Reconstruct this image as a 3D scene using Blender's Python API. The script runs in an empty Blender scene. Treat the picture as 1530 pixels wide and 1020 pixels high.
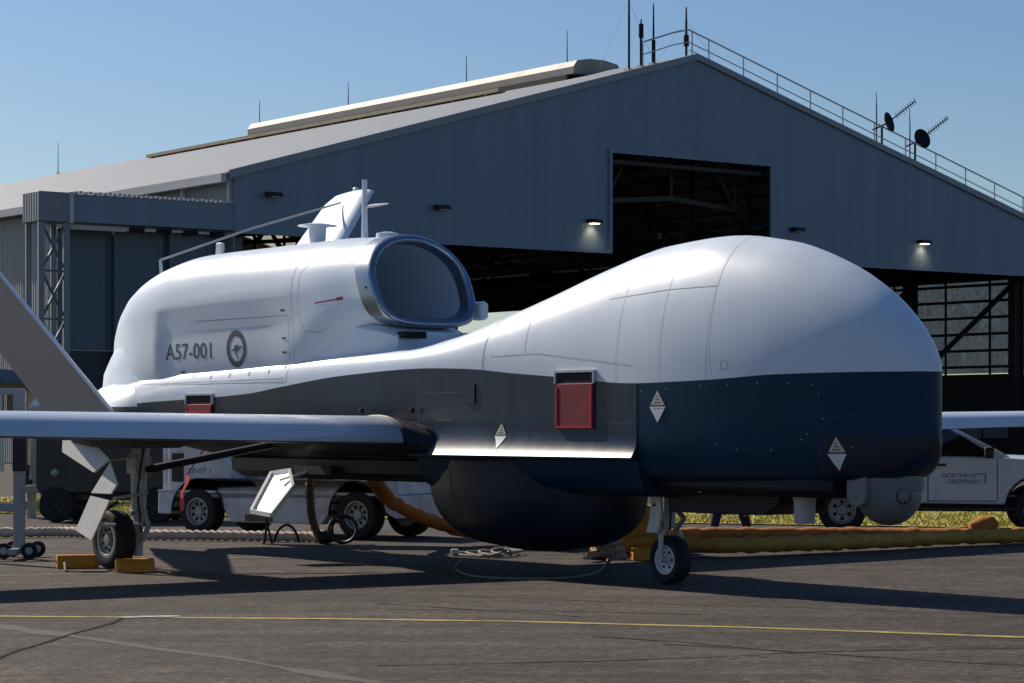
import bpy, bmesh, math, random
from mathutils import Vector, Matrix
from mathutils.bvhtree import BVHTree
R = math.radians
random.seed(7)
S = bpy.context.scene
C = S.collection

# ------------------------------------------------------------------ camera, sky, sun, exposure
cam_d = bpy.data.cameras.new('camera')
cam_d.sensor_width = 36.0
cam_d.lens = 36.0 * 3600.0 / 1530.0
cam_d.shift_y = 125.0 / 1530.0
cam_d.clip_start = 0.1
cam_d.clip_end = 4000.0
cam = bpy.data.objects.new('camera', cam_d)
C.objects.link(cam)
cam.location = (0, 0, 1.6)
cam.rotation_euler = (R(90), 0, 0)
S.camera = cam

SUN_B, SUN_EL = R(45), R(37)          # the sun stands behind the scene to the left
sun_dir = Vector((-math.cos(SUN_B) * math.cos(SUN_EL), math.sin(SUN_B) * math.cos(SUN_EL), math.sin(SUN_EL)))
W = bpy.data.worlds.new('World')
S.world = W
W.use_nodes = True
wn = W.node_tree
sky = wn.nodes.new('ShaderNodeTexSky')
sky.sky_type = 'NISHITA'
sky.sun_disc = False
sky.sun_elevation = SUN_EL
sky.sun_rotation = -(math.pi / 2 - SUN_B)
sky.air_density = 1.0
sky.dust_density = 0.6
sky.ozone_density = 4.0
hs = wn.nodes.new('ShaderNodeHueSaturation')
hs.inputs['Hue'].default_value = 0.504
hs.inputs['Saturation'].default_value = 1.15
wn.links.new(sky.outputs[0], hs.inputs['Color'])
wn.links.new(hs.outputs[0], wn.nodes['Background'].inputs[0])
wn.nodes['Background'].inputs[1].default_value = 0.076
sl = bpy.data.lights.new('sun', 'SUN')
sl.energy = 5.0
sl.angle = R(0.53)
sl.color = (1.0, 0.90, 0.76)
so = bpy.data.objects.new('sun', sl)
C.objects.link(so)
so.location = (-40, 30, 60)
so.rotation_euler = sun_dir.to_track_quat('Z', 'Y').to_euler()
S.view_settings.view_transform = 'Standard'
S.view_settings.look = 'None'
S.view_settings.exposure = 0.15
S.view_settings.gamma = 1.0
S.view_settings.use_curve_mapping = False
S.cycles.max_bounces = 8
S.cycles.use_denoising = True

# ------------------------------------------------------------------ materials
MATS = {}
def mat(name, col, rough=0.5, metal=0.0, var=0.08, scale=3.0, bump=0.0, bscale=40.0, coat=0.0, spec=0.5, stretch=None,
        dirt=None, trans=0.0, emit=None):
    m = bpy.data.materials.new(name)
    m.use_nodes = True
    nt = m.node_tree
    b = nt.nodes['Principled BSDF']
    tc = nt.nodes.new('ShaderNodeTexCoord')
    mp = nt.nodes.new('ShaderNodeMapping')
    nt.links.new(tc.outputs['Object'], mp.inputs[0])
    if stretch:
        mp.inputs['Scale'].default_value = stretch
    n = nt.nodes.new('ShaderNodeTexNoise')
    n.inputs['Scale'].default_value = scale
    n.inputs['Detail'].default_value = 6
    n.inputs['Roughness'].default_value = 0.6
    nt.links.new(mp.outputs[0], n.inputs['Vector'])
    cr = nt.nodes.new('ShaderNodeValToRGB')
    cr.color_ramp.elements[0].position = 0.3
    cr.color_ramp.elements[1].position = 0.7
    a = [max(0.0, c * (1 - var)) for c in col]
    d = [min(1.0, c * (1 + var)) for c in col]
    if dirt:
        a = dirt
    cr.color_ramp.elements[0].color = (*a, 1)
    cr.color_ramp.elements[1].color = (*d, 1)
    nt.links.new(n.outputs[0], cr.inputs[0])
    nt.links.new(cr.outputs[0], b.inputs['Base Color'])
    rr = nt.nodes.new('ShaderNodeMapRange')
    rr.inputs['To Min'].default_value = max(0.02, rough - 0.07)
    rr.inputs['To Max'].default_value = min(1.0, rough + 0.07)
    nt.links.new(n.outputs[0], rr.inputs[0])
    nt.links.new(rr.outputs[0], b.inputs['Roughness'])
    b.inputs['Metallic'].default_value = metal
    b.inputs['Specular IOR Level'].default_value = spec
    b.inputs['Coat Weight'].default_value = coat
    b.inputs['Coat Roughness'].default_value = 0.08
    if trans:
        b.inputs['Transmission Weight'].default_value = trans
    if emit:
        b.inputs['Emission Color'].default_value = (*emit[0], 1)
        b.inputs['Emission Strength'].default_value = emit[1]
    if bump:
        n2 = nt.nodes.new('ShaderNodeTexNoise')
        n2.inputs['Scale'].default_value = bscale
        n2.inputs['Detail'].default_value = 5
        nt.links.new(mp.outputs[0], n2.inputs['Vector'])
        bp = nt.nodes.new('ShaderNodeBump')
        bp.inputs['Strength'].default_value = bump
        bp.inputs['Distance'].default_value = 0.02
        nt.links.new(n2.outputs[0], bp.inputs['Height'])
        nt.links.new(bp.outputs[0], b.inputs['Normal'])
    MATS[name] = m
    return m

def asphalt():
    m = bpy.data.materials.new('asphalt')
    m.use_nodes = True
    nt = m.node_tree
    L = nt.links.new
    b = nt.nodes['Principled BSDF']
    tc = nt.nodes.new('ShaderNodeTexCoord')
    def noise(sc, det, rough=0.6, stretch=None):
        n = nt.nodes.new('ShaderNodeTexNoise')
        n.inputs['Scale'].default_value = sc
        n.inputs['Detail'].default_value = det
        n.inputs['Roughness'].default_value = rough
        if stretch:
            mp = nt.nodes.new('ShaderNodeMapping')
            mp.inputs['Scale'].default_value = stretch
            mp.inputs['Rotation'].default_value = (0, 0, R(24))
            L(tc.outputs['Object'], mp.inputs[0])
            L(mp.outputs[0], n.inputs['Vector'])
        else:
            L(tc.outputs['Object'], n.inputs['Vector'])
        return n
    def ramp(src, p0, c0, p1, c1):
        r = nt.nodes.new('ShaderNodeValToRGB')
        r.color_ramp.elements[0].position = p0
        r.color_ramp.elements[1].position = p1
        r.color_ramp.elements[0].color = (*c0, 1)
        r.color_ramp.elements[1].color = (*c1, 1)
        L(src.outputs[0], r.inputs[0])
        return r
    def mix(a, bb, mode, f):
        x = nt.nodes.new('ShaderNodeMixRGB')
        x.blend_type = mode
        x.inputs[0].default_value = f
        L(a.outputs[0], x.inputs[1])
        L(bb.outputs[0], x.inputs[2])
        return x
    base = ramp(noise(0.35, 6), 0.3, (0.043, 0.0365, 0.032), 0.72, (0.075, 0.064, 0.056))
    grain = ramp(noise(13, 10, 0.85), 0.38, (0.32, 0.32, 0.33), 0.64, (1.85, 1.8, 1.72))
    streak = ramp(noise(1.6, 5, 0.6, (0.06, 1.3, 1)), 0.40, (0.74, 0.74, 0.75), 0.7, (1.42, 1.38, 1.32))
    spots = ramp(noise(2.3, 7, 0.7), 0.34, (0.62, 0.62, 0.64), 0.58, (1.22, 1.2, 1.16))
    x = mix(base, grain, 'MULTIPLY', 0.8)
    x = mix(x, streak, 'MULTIPLY', 0.9)
    x = mix(x, spots, 'MULTIPLY', 0.85)
    vo = nt.nodes.new('ShaderNodeTexVoronoi'); vo.inputs['Scale'].default_value = 26
    L(tc.outputs['Object'], vo.inputs['Vector'])
    sp = nt.nodes.new('ShaderNodeSeparateColor'); L(vo.outputs['Color'], sp.inputs[0])
    speck = ramp(sp, 0.15, (0.55, 0.55, 0.56), 0.95, (1.55, 1.5, 1.42))
    x = mix(x, speck, 'MULTIPLY', 0.8)
    L(x.outputs[0], b.inputs['Base Color'])
    b.inputs['Roughness'].default_value = 0.85
    b.inputs['Specular IOR Level'].default_value = 0.25
    n2 = noise(60, 4, 0.7)
    bp = nt.nodes.new('ShaderNodeBump')
    bp.inputs['Strength'].default_value = 0.5
    bp.inputs['Distance'].default_value = 0.02
    L(n2.outputs[0], bp.inputs['Height'])
    L(bp.outputs[0], b.inputs['Normal'])
    MATS['asphalt'] = m
asphalt()

def ribbed(name, col, axis, pitch, rough=0.45, var=0.06, strength=0.6):
    m = mat(name, col, rough, var=var, scale=0.9, stretch=(1.6, 1.6, 0.12))
    nt = m.node_tree
    b = nt.nodes['Principled BSDF']
    tc = nt.nodes.new('ShaderNodeTexCoord')
    oi = nt.nodes.new('ShaderNodeObjectInfo')
    mr = nt.nodes.new('ShaderNodeMapRange'); mr.inputs['To Min'].default_value = 0.97; mr.inputs['To Max'].default_value = 1.03
    nt.links.new(oi.outputs['Random'], mr.inputs[0])
    hv = nt.nodes.new('ShaderNodeHueSaturation')
    nt.links.new(mr.outputs[0], hv.inputs['Value'])
    src = b.inputs['Base Color'].links[0].from_socket
    nt.links.new(src, hv.inputs['Color']); nt.links.new(hv.outputs[0], b.inputs['Base Color'])
    sx = nt.nodes.new('ShaderNodeSeparateXYZ')
    nt.links.new(tc.outputs['Object'], sx.inputs[0])
    mm = nt.nodes.new('ShaderNodeMath'); mm.operation = 'MULTIPLY'
    mm.inputs[1].default_value = 2 * math.pi / pitch
    nt.links.new(sx.outputs[axis], mm.inputs[0])
    sn = nt.nodes.new('ShaderNodeMath'); sn.operation = 'SINE'
    nt.links.new(mm.outputs[0], sn.inputs[0])
    bp = nt.nodes.new('ShaderNodeBump')
    bp.inputs['Strength'].default_value = strength
    bp.inputs['Distance'].default_value = 0.03
    nt.links.new(sn.outputs[0], bp.inputs['Height'])
    nt.links.new(bp.outputs[0], b.inputs['Normal'])
    return m

mat('white_paint', (0.65, 0.71, 0.79), 0.33, var=0.045, scale=1.7, bump=0.05, bscale=2.2, spec=0.5)
mat('slate_paint', (0.014, 0.027, 0.050), 0.33, spec=0.33, var=0.25, stretch=(4.5, 4.5, 0.5), scale=1.6, bump=0.02, bscale=7)
mat('navy_paint', (0.001, 0.030, 0.072), 0.36, spec=0.2, var=0.12, scale=1.2, bump=0.02, bscale=6)
mat('radome_navy', (0.003, 0.015, 0.034), 0.40, spec=0.35, var=0.2, scale=2.2)
mat('dark_radome', (0.002, 0.012, 0.030), 0.42, spec=0.4, var=0.15, scale=1.5)
mat('belly_dark', (0.007, 0.011, 0.019), 0.5, spec=0.3, var=0.15, scale=1.5)
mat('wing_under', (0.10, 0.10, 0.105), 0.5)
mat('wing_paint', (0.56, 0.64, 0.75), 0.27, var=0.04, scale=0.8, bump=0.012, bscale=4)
mat('fin_shade_grey', (0.46, 0.47, 0.49), 0.5, var=0.04, scale=1.2)
mat('lip_metal', (0.30, 0.34, 0.40), 0.34, metal=1.0, var=0.06, scale=5)
mat('duct_paint', (0.46, 0.54, 0.62), 0.42, var=0.05, scale=2)
mat('seam', (0.10, 0.11, 0.13), 0.7, var=0.2)
mat('seam_nose', (0.03, 0.05, 0.085), 0.6, var=0.2)
mat('seam_light', (0.43, 0.47, 0.53), 0.6, var=0.2)
mat('marking_grey', (0.075, 0.082, 0.10), 0.5, var=0.08)
mat('cover_red', (0.24, 0.014, 0.028), 0.7, var=0.12, scale=2.5, bump=0.12, bscale=7)
mat('flag_red', (0.55, 0.02, 0.02), 0.7, var=0.15, scale=9)
mat('black_hole', (0.006, 0.006, 0.007), 0.8)
mat('tyre', (0.013, 0.013, 0.014), 0.8, var=0.25, scale=9, bump=0.2, bscale=50)
mat('hub_white', (0.62, 0.63, 0.65), 0.42, var=0.1, scale=12)
mat('hub_grey', (0.30, 0.30, 0.31), 0.45, metal=0.4, var=0.2, scale=14)
mat('gear_grey', (0.50, 0.50, 0.49), 0.48, var=0.1, scale=8)
mat('door_grey', (0.58, 0.56, 0.53), 0.55, var=0.07, scale=6, bump=0.05, bscale=90)
mat('hatch_white', (0.84, 0.84, 0.82), 0.5, var=0.04)
mat('steel', (0.33, 0.34, 0.36), 0.45, metal=0.3, var=0.15, scale=6)
mat('galv', (0.42, 0.43, 0.44), 0.5, metal=0.3, var=0.1, scale=4)
mat('chock_orange', (0.62, 0.23, 0.012), 0.7, var=0.25, scale=9, bump=0.15, bscale=40)
mat('rope', (0.22, 0.20, 0.17), 0.9, var=0.2, scale=30)
mat('black_cable', (0.012, 0.012, 0.012), 0.6, var=0.2)
mat('hose_beige', (0.60, 0.46, 0.36), 0.85, var=0.2, scale=7, bump=0.2, bscale=40)
mat('hose_dark', (0.16, 0.11, 0.07), 0.85, var=0.35, scale=9)
mat('duct_yellow', (0.42, 0.21, 0.03), 0.75, var=0.28, scale=5, bump=0.35, bscale=14)
mat('duct_orange', (0.40, 0.135, 0.02), 0.75, var=0.28, scale=5, bump=0.35, bscale=14)
mat('turret_grey', (0.14, 0.16, 0.175), 0.38, var=0.08, scale=8)
mat('can_white', (0.50, 0.54, 0.58), 0.4, var=0.05)
mat('lens', (0.01, 0.012, 0.02), 0.08, var=0.1)
mat('label_white', (0.72, 0.72, 0.72), 0.5, var=0.05)
mat('label_pink', (0.62, 0.56, 0.44), 0.5, var=0.15, scale=30)
mat('ute_white', (0.62, 0.69, 0.78), 0.2, var=0.03, coat=0.6)
mat('glass_dark', (0.010, 0.012, 0.016), 0.06, var=0.1, coat=0.5)
mat('plastic_black', (0.016, 0.016, 0.018), 0.55, var=0.15)
mat('logo_blue', (0.02, 0.05, 0.16), 0.5)
mat('tug_white', (0.56, 0.60, 0.66), 0.45, var=0.12, scale=4, dirt=(0.42, 0.41, 0.40))
mat('olive_dark', (0.045, 0.045, 0.038), 0.65, var=0.25, scale=2.5)
mat('beige_panel', (0.45, 0.43, 0.36), 0.6, var=0.08)
mat('lamp_amber', (0.9, 0.45, 0.05), 0.3)
mat('tail_red', (0.45, 0.02, 0.02), 0.3)
mat('headlamp', (0.75, 0.78, 0.8), 0.1, var=0.05)
mat('line_yellow', (0.40, 0.29, 0.05), 0.8, var=0.25, scale=5, dirt=(0.17, 0.125, 0.05))
mat('scuff', (0.072, 0.061, 0.052), 0.9, var=0.2, scale=7, dirt=(0.060, 0.048, 0.038))
mat('line_faded', (0.20, 0.155, 0.085), 0.85, var=0.3, scale=6, dirt=(0.11, 0.095, 0.075))
mat('tar', (0.012, 0.010, 0.009), 0.95, spec=0.1, var=0.3, scale=10)
mat('patch_pale', (0.42, 0.40, 0.36), 0.85, var=0.3, scale=14)
mat('grass_soil', (0.36, 0.31, 0.06), 0.9, var=0.35, scale=1.5)
mat('grass_blade', (0.38, 0.34, 0.045), 0.8, var=0.35, scale=0.8)
mat('concrete', (0.20, 0.195, 0.18), 0.85, var=0.12, scale=0.5)
ribbed('clad_blue', (0.165, 0.220, 0.285), 0, 0.19, strength=0.10, var=0.08)
ribbed('clad_side', (0.20, 0.215, 0.24), 1, 0.19, strength=0.5)
ribbed('roof_sheet', (0.27, 0.28, 0.29), 1, 0.5, 0.5, strength=0.3)
ribbed('door_navy', (0.080, 0.112, 0.150), 0, 0.3, strength=0.3)
mat('door_dark', (0.016, 0.02, 0.028), 0.5, var=0.1)
mat('trim_grey', (0.26, 0.28, 0.31), 0.5, var=0.05)
mat('trim_pale', (0.50, 0.50, 0.50), 0.5, var=0.06)
mat('vent_cream', (0.27, 0.25, 0.22), 0.6, var=0.08, scale=1)
mat('tray_tan', (0.40, 0.33, 0.22), 0.7, var=0.15, scale=2)
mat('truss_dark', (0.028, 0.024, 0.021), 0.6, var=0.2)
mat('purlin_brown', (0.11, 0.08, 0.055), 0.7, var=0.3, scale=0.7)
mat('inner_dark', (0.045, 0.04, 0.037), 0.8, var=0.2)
mat('antenna_dark', (0.008, 0.009, 0.014), spec=0.2, rough=0.6, var=0.1)
mat('antenna_grey', (0.02, 0.024, 0.03), 0.5, var=0.1)
mat('lamp_glow', (1, 0.9, 0.7), 0.4, emit=((1.0, 0.86, 0.62), 3.0))
mat('skin', (0.42, 0.25, 0.17), 0.55, var=0.08, scale=12)
mat('denim', (0.014, 0.022, 0.045), 0.85, var=0.2, scale=14, bump=0.2, bscale=60)
mat('shirt_navy', (0.03, 0.04, 0.07), 0.85, var=0.15, scale=8, bump=0.15, bscale=40)
mat('hair_brown', (0.05, 0.03, 0.02), 0.7, var=0.3, scale=40)
mat('boot', (0.02, 0.016, 0.013), 0.6, var=0.2)

def translucent(name, col):
    m = bpy.data.materials.new(name)
    m.use_nodes = True
    nt = m.node_tree
    out = nt.nodes['Material Output']
    nt.nodes.remove(nt.nodes['Principled BSDF'])
    n = nt.nodes.new('ShaderNodeTexNoise'); n.inputs['Scale'].default_value = 2.5; n.inputs['Detail'].default_value = 8
    n.inputs['Distortion'].default_value = 1.5
    tc = nt.nodes.new('ShaderNodeTexCoord')
    nt.links.new(tc.outputs['Object'], n.inputs['Vector'])
    cr = nt.nodes.new('ShaderNodeValToRGB')
    cr.color_ramp.elements[0].position = 0.35; cr.color_ramp.elements[1].position = 0.7
    cr.color_ramp.elements[0].color = (*[c * 0.62 for c in col], 1); cr.color_ramp.elements[1].color = (*col, 1)
    nt.links.new(n.outputs[0], cr.inputs[0])
    t = nt.nodes.new('ShaderNodeBsdfTranslucent'); d = nt.nodes.new('ShaderNodeBsdfDiffuse')
    nt.links.new(cr.outputs[0], t.inputs[0]); nt.links.new(cr.outputs[0], d.inputs[0])
    mx = nt.nodes.new('ShaderNodeMixShader'); mx.inputs[0].default_value = 0.12
    nt.links.new(t.outputs[0], mx.inputs[1]); nt.links.new(d.outputs[0], mx.inputs[2])
    tp = nt.nodes.new('ShaderNodeBsdfTransparent'); tp.inputs[0].default_value = (0.75, 0.8, 0.8, 1)
    m2 = nt.nodes.new('ShaderNodeMixShader'); m2.inputs[0].default_value = 0.13
    nt.links.new(mx.outputs[0], m2.inputs[1]); nt.links.new(tp.outputs[0], m2.inputs[2])
    nt.links.new(m2.outputs[0], out.inputs[0])
    MATS[name] = m
translucent('fibreglass', (0.90, 0.86, 0.76))

# ------------------------------------------------------------------ mesh helpers
class MB:
    def __init__(s):
        s.v = []; s.f = []
    def add(s, vs, fs):
        k = len(s.v)
        s.v += [tuple(p) for p in vs]
        s.f += [tuple(i + k for i in f) for f in fs]
        return s
    def box(s, c, d, M=None):
        x, y, z = d[0] / 2, d[1] / 2, d[2] / 2
        vs = [Vector((i * x, j * y, k * z)) for i in (-1, 1) for j in (-1, 1) for k in (-1, 1)]
        if M is not None:
            vs = [M @ p for p in vs]
        c = Vector(c)
        return s.add([p + c for p in vs], [(0, 1, 3, 2), (4, 6, 7, 5), (0, 4, 5, 1), (2, 3, 7, 6), (0, 2, 6, 4), (1, 5, 7, 3)])
    def bar(s, p0, p1, w, h=None):
        p0, p1 = Vector(p0), Vector(p1)
        d = p1 - p0
        q = d.to_track_quat('X', 'Z').to_matrix()
        return s.box((p0 + p1) / 2, (d.length, w, h or w), q)
    def tube(s, pts, r, n=8, caps=True):
        pts = [Vector(p) for p in pts]
        if not isinstance(r, (list, tuple)):
            r = [r] * len(pts)
        rings = []
        t = (pts[1] - pts[0]).normalized()
        a = t.orthogonal().normalized()
        for i, p in enumerate(pts):
            if i == 0: t = (pts[1] - pts[0])
            elif i == len(pts) - 1: t = pts[-1] - pts[-2]
            else: t = pts[i + 1] - pts[i - 1]
            t.normalize()
            a = (a - t * a.dot(t)).normalized()
            b = t.cross(a)
            rings.append([p + (a * math.cos(2 * math.pi * j / n) + b * math.sin(2 * math.pi * j / n)) * r[i] for j in range(n)])
        return s.loft(rings, True, caps, caps)
    def loft(s, rings, closed=True, cap0=False, cap1=False):
        n = len(rings[0]); k = len(s.v)
        for rg in rings:
            s.v += [tuple(p) for p in rg]
        m = n if closed else n - 1
        for i in range(len(rings) - 1):
            for j in range(m):
                a = k + i * n + j; b = k + i * n + (j + 1) % n
                s.f.append((a, b, b + n, a + n))
        if cap0: s.f.append(tuple(k + j for j in range(n)))
        if cap1: s.f.append(tuple(k + (len(rings) - 1) * n + j for j in range(n)))
        return s
    def lathe(s, prof, n=24, M=None, cap0=True, cap1=True):
        M = M or Matrix.Identity(4)
        rings = [[M @ Vector((r * math.cos(2 * math.pi * j / n), r * math.sin(2 * math.pi * j / n), z)) for j in range(n)] for r, z in prof]
        return s.loft(rings, True, cap0, cap1)
    def prism(s, poly, M, depth):
        n = len(poly)
        a = [M @ Vector((p[0], p[1], 0)) for p in poly]
        b = [M @ Vector((p[0], p[1], depth)) for p in poly]
        return s.loft([a, b], True, True, True)
    def build(s, name, m, parent=None, smooth=False, angle=40, bevel=0.0, segs=2):
        me = bpy.data.meshes.new(name)
        me.from_pydata(s.v, [], s.f)
        bm = bmesh.new(); bm.from_mesh(me)
        bmesh.ops.remove_doubles(bm, verts=bm.verts, dist=1e-5)
        bmesh.ops.recalc_face_normals(bm, faces=bm.faces)
        bm.to_mesh(me); bm.free()
        me.materials.append(MATS[m])
        o = bpy.data.objects.new(name, me)
        C.objects.link(o)
        if parent: o.parent = parent
        if smooth:
            me.shade_smooth()
            me.set_sharp_from_angle(angle=R(angle))
        if bevel:
            md = o.modifiers.new('bevel', 'BEVEL'); md.width = bevel; md.segments = segs; md.limit_method = 'ANGLE'
            me.shade_smooth(); md.harden_normals = True
            me.set_sharp_from_angle(angle=R(50))
        return o
def part(name, m, parent, fn, **k):
    b = MB(); fn(b)
    return b.build(name, m, parent, **k)
def tag(o, label=None, cat=None, group=None, kind=None):
    if label: o['label'] = label
    if cat: o['category'] = cat
    if group: o['group'] = group
    if kind: o['kind'] = kind
    return o
def empty(name, loc=(0, 0, 0), rz=0.0):
    o = bpy.data.objects.new(name, None)
    C.objects.link(o)
    o.location = loc; o.rotation_euler = (0, 0, rz)
    o.empty_display_size = 0.2
    return o
def link_copy(src, name, parent, **tr):
    c = src.copy(); c.name = name; C.objects.link(c); c.parent = parent
    for k, v in tr.items(): setattr(c, k, v)
    return c
def pchip(tab):
    xs = [t[0] for t in tab]; ys = [t[1] for t in tab]
    n = len(xs)
    h = [xs[i + 1] - xs[i] for i in range(n - 1)]
    d = [(ys[i + 1] - ys[i]) / h[i] for i in range(n - 1)]
    m = [d[0]] + [0 if d[i - 1] * d[i] <= 0 else 2 / (1 / d[i - 1] + 1 / d[i]) for i in range(1, n - 1)] + [d[-1]]
    def f(x):
        if x <= xs[0]: return ys[0]
        if x >= xs[-1]: return ys[-1]
        i = max(j for j in range(n - 1) if xs[j] <= x)
        t = (x - xs[i]) / h[i]
        return ((2 * t**3 - 3 * t**2 + 1) * ys[i] + (t**3 - 2 * t**2 + t) * h[i] * m[i]
                + (-2 * t**3 + 3 * t**2) * ys[i + 1] + (t**3 - t**2) * h[i] * m[i + 1])
    return f
def spow(c, p):
    return math.copysign(abs(c) ** p, c)
def text_mesh(txt, size, sx=1.0, bold=0.0):
    cu = bpy.data.curves.new('txt', 'FONT')
    cu.body = txt; cu.size = size; cu.align_x = 'CENTER'; cu.align_y = 'CENTER'
    cu.resolution_u = 3; cu.offset = bold
    o = bpy.data.objects.new('txt', cu); C.objects.link(o)
    bpy.context.view_layer.update()
    dg = bpy.context.evaluated_depsgraph_get()
    me = o.evaluated_get(dg).to_mesh()
    vs = [(v.co.x * sx, v.co.y) for v in me.vertices]
    fs = [tuple(p.vertices) for p in me.polygons]
    o.evaluated_get(dg).to_mesh_clear()
    bpy.data.objects.remove(o); bpy.data.curves.remove(cu)
    return vs, fs

# ================================================================== GROUND
gm = MB()
gm.add([(-900, -60, 0), (900, -60, 0), (900, 2200, 0), (-900, 2200, 0)], [(0, 1, 2, 3)])
apron = gm.build('apron', 'asphalt'); tag(apron, kind='structure')
def ribbon(pts, w, z, name, m, jitter=0.0, wj=0.0):
    P = [Vector((p[0], p[1], 0)) for p in pts]
    fine = []
    for i in range(len(P) - 1):
        k = max(1, int((P[i + 1] - P[i]).length / 0.35)) if jitter else 6
        for j in range(k):
            fine.append(P[i].lerp(P[i + 1], j / k))
    fine.append(P[-1])
    a, b2 = [], []
    off = 0.0
    for i, p in enumerate(fine):
        t = (fine[min(i + 1, len(fine) - 1)] - fine[max(i - 1, 0)]).normalized()
        nrm = Vector((-t.y, t.x, 0))
        off = off * 0.6 + random.uniform(-jitter, jitter)
        ww = w * (1 + random.uniform(-wj, wj)) / 2
        a.append((p + nrm * (off + ww)) + Vector((0, 0, z))); b2.append((p + nrm * (off - ww)) + Vector((0, 0, z)))
    mb = MB(); mb.loft([a, b2], False)
    return mb.build(name, m, apron)
ribbon([(-9, 20.75), (-4.29, 20.15), (-1.5, 19.88), (0, 19.62), (1.8, 19.05), (3.85, 18.15), (8, 16.2)], 0.11, 0.004, 'painted_line', 'line_yellow', 0.008, 0.25)
ribbon([(-12, 26.2), (-5.4, 25.55), (-4.0, 26.1), (-2.5, 26.3)], 0.1, 0.004, 'painted_line', 'line_faded', 0.01, 0.3)
ribbon([(-9, 31.0), (-4.5, 29.2), (-2.5, 28.9)], 0.1, 0.004, 'painted_line', 'line_faded', 0.01, 0.3)
for pts, w in (([(-3.55, 16.0), (-3.45, 17.6), (-3.32, 18.6), (-3.2, 19.9)], 0.035),
               ([(-0.9, 16.0), (0.9, 16.4), (2.2, 17.0), (5.2, 17.6)], 0.022),
               ([(1.1, 17.6), (2.0, 17.0), (3.1, 16.2), (4.2, 15.6)], 0.022),
               ([(-1.5, 21.0), (0.4, 20.7), (1.6, 20.3)], 0.02), ([(0.6, 18.2), (1.2, 17.75), (2.0, 17.0)], 0.028),
               ([(-0.6, 22.6), (1.4, 21.5), (3.2, 20.9)], 0.018), ([(2.4, 21.2), (4.4, 20.0)], 0.015), ([(-1.2, 21.6), (0.6, 20.1)], 0.02)):
    ribbon(pts, w, 0.003, 'tar_seam', 'tar', 0.03, 0.6)
for pts, w in (([(-4.6, 19.6), (-4.0, 19.1), (-3.1, 18.0), (-1.9, 16.5), (-0.9, 15.0), (-0.4, 14.2)], 0.2), ([(-4.2, 15.9), (-3.4, 15.2)], 0.2)):
    ribbon(pts, w, 0.0022, 'tyre_scuff', 'scuff', 0.03, 0.7)
pb = MB()
for i in range(3):
    cx, cy = (-3.18 + 0.16 * i, 20.02 + 0.03 * i)
    pb.add([(cx + random.uniform(0.10, 0.16) * math.cos(a), cy + random.uniform(0.05, 0.1) * math.sin(a), 0.0065 + 0.002 * i) for a in [k * math.pi / 4 for k in range(8)]], [tuple(range(8))])
pb.build('pale_patch', 'patch_pale', apron)

# grass verge behind the truck
near = lambda X: 40.05 - 0.375 * X
gs = MB()
N_ = 40
a = [(x, near(x), 0.02) for x in [-40 + 2 * i for i in range(N_)]]
b2 = [(x, near(x) + 8.5 + 0.6 * math.sin(x), 0.02) for x in [-40 + 2 * i for i in range(N_)]]
gs.loft([a, b2], False)
tag(gs.build('verge_soil', 'grass_soil'), kind='structure')
gb = MB()
for i in range(26000):
    X = random.uniform(-13, 13); Y = near(X) + random.random() ** 1.3 * 8.3 + 0.05
    h = random.uniform(0.03, 0.10); w = 0.016; an = random.uniform(0, math.pi)
    dx, dy = math.cos(an) * w, math.sin(an) * w
    k = len(gb.v)
    gb.v += [(X - dx, Y - dy, 0.015), (X + dx, Y + dy, 0.015), (X + random.uniform(-.06, .06), Y + random.uniform(-.06, .06), h)]
    gb.f.append((k, k + 1, k + 2))
me = bpy.data.meshes.new('grass'); me.from_pydata(gb.v, [], gb.f); me.materials.append(MATS['grass_blade'])
go = bpy.data.objects.new('grass', me); C.objects.link(go)
tag(go, 'short sunlit yellow green grass on the verge behind the white pickup', 'grass', kind='stuff')

# ================================================================== HANGAR
HF = math.atan2(0.597, 0.802)
hx, hy = (0.802, 0.597)
HO = Vector((3.88 - 17.03 * hx, 95.0 - 17.03 * hy, 0))        # left front corner
hangar = empty('hangar', HO, HF)
tag(hangar, 'large blue grey gabled aircraft hangar with open doors behind the drone', 'hangar')
WD, HEAD, EAVE, APX, AZ, DEP = 43.0, 8.4, 10.45, 21.5, 16.52, 76.0
def rake(x): return EAVE + (AZ - EAVE) * (1 - abs(x - APX) / APX)
SL0, SL1, SLZ = 17.03, 25.62, 12.36
def facade_panels():
    pw = 0.86
    k = 0
    x = 0.0
    n = 50
    pw = WD / n
    for i in range(n):
        x0, x1 = i * pw + 0.003, (i + 1) * pw - 0.003
        segs = []
        if x1 <= SL0 + 0.01 or x0 >= SL1 - 0.01: segs = [(x0, x1, HEAD)]
        elif x0 < SL0: segs = [(x0, SL0, HEAD), (SL0, x1, SLZ)]
        elif x1 > SL1: segs = [(x0, SL1, SLZ), (SL1, x1, HEAD)]
        else: segs = [(x0, x1, SLZ)]
        for a0, a1, zb in segs:
            if a1 - a0 < 0.02: continue
            zt = [rake(a0), rake(a1)]
            poly = [(a0, zb), (a1, zb), (a1, zt[1])]
            if a0 < APX < a1: poly.append((APX, rake(APX)))
            poly.append((a0, zt[0]))
            dy = 0.0
            M = Matrix.Translation((0, 0.06 + dy, 0)) @ Matrix.Rotation(R(90), 4, 'X')
            part('cladding_panel', 'clad_blue', hangar, lambda b: b.prism(poly, M, 0.06))
facade_panels()
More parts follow.
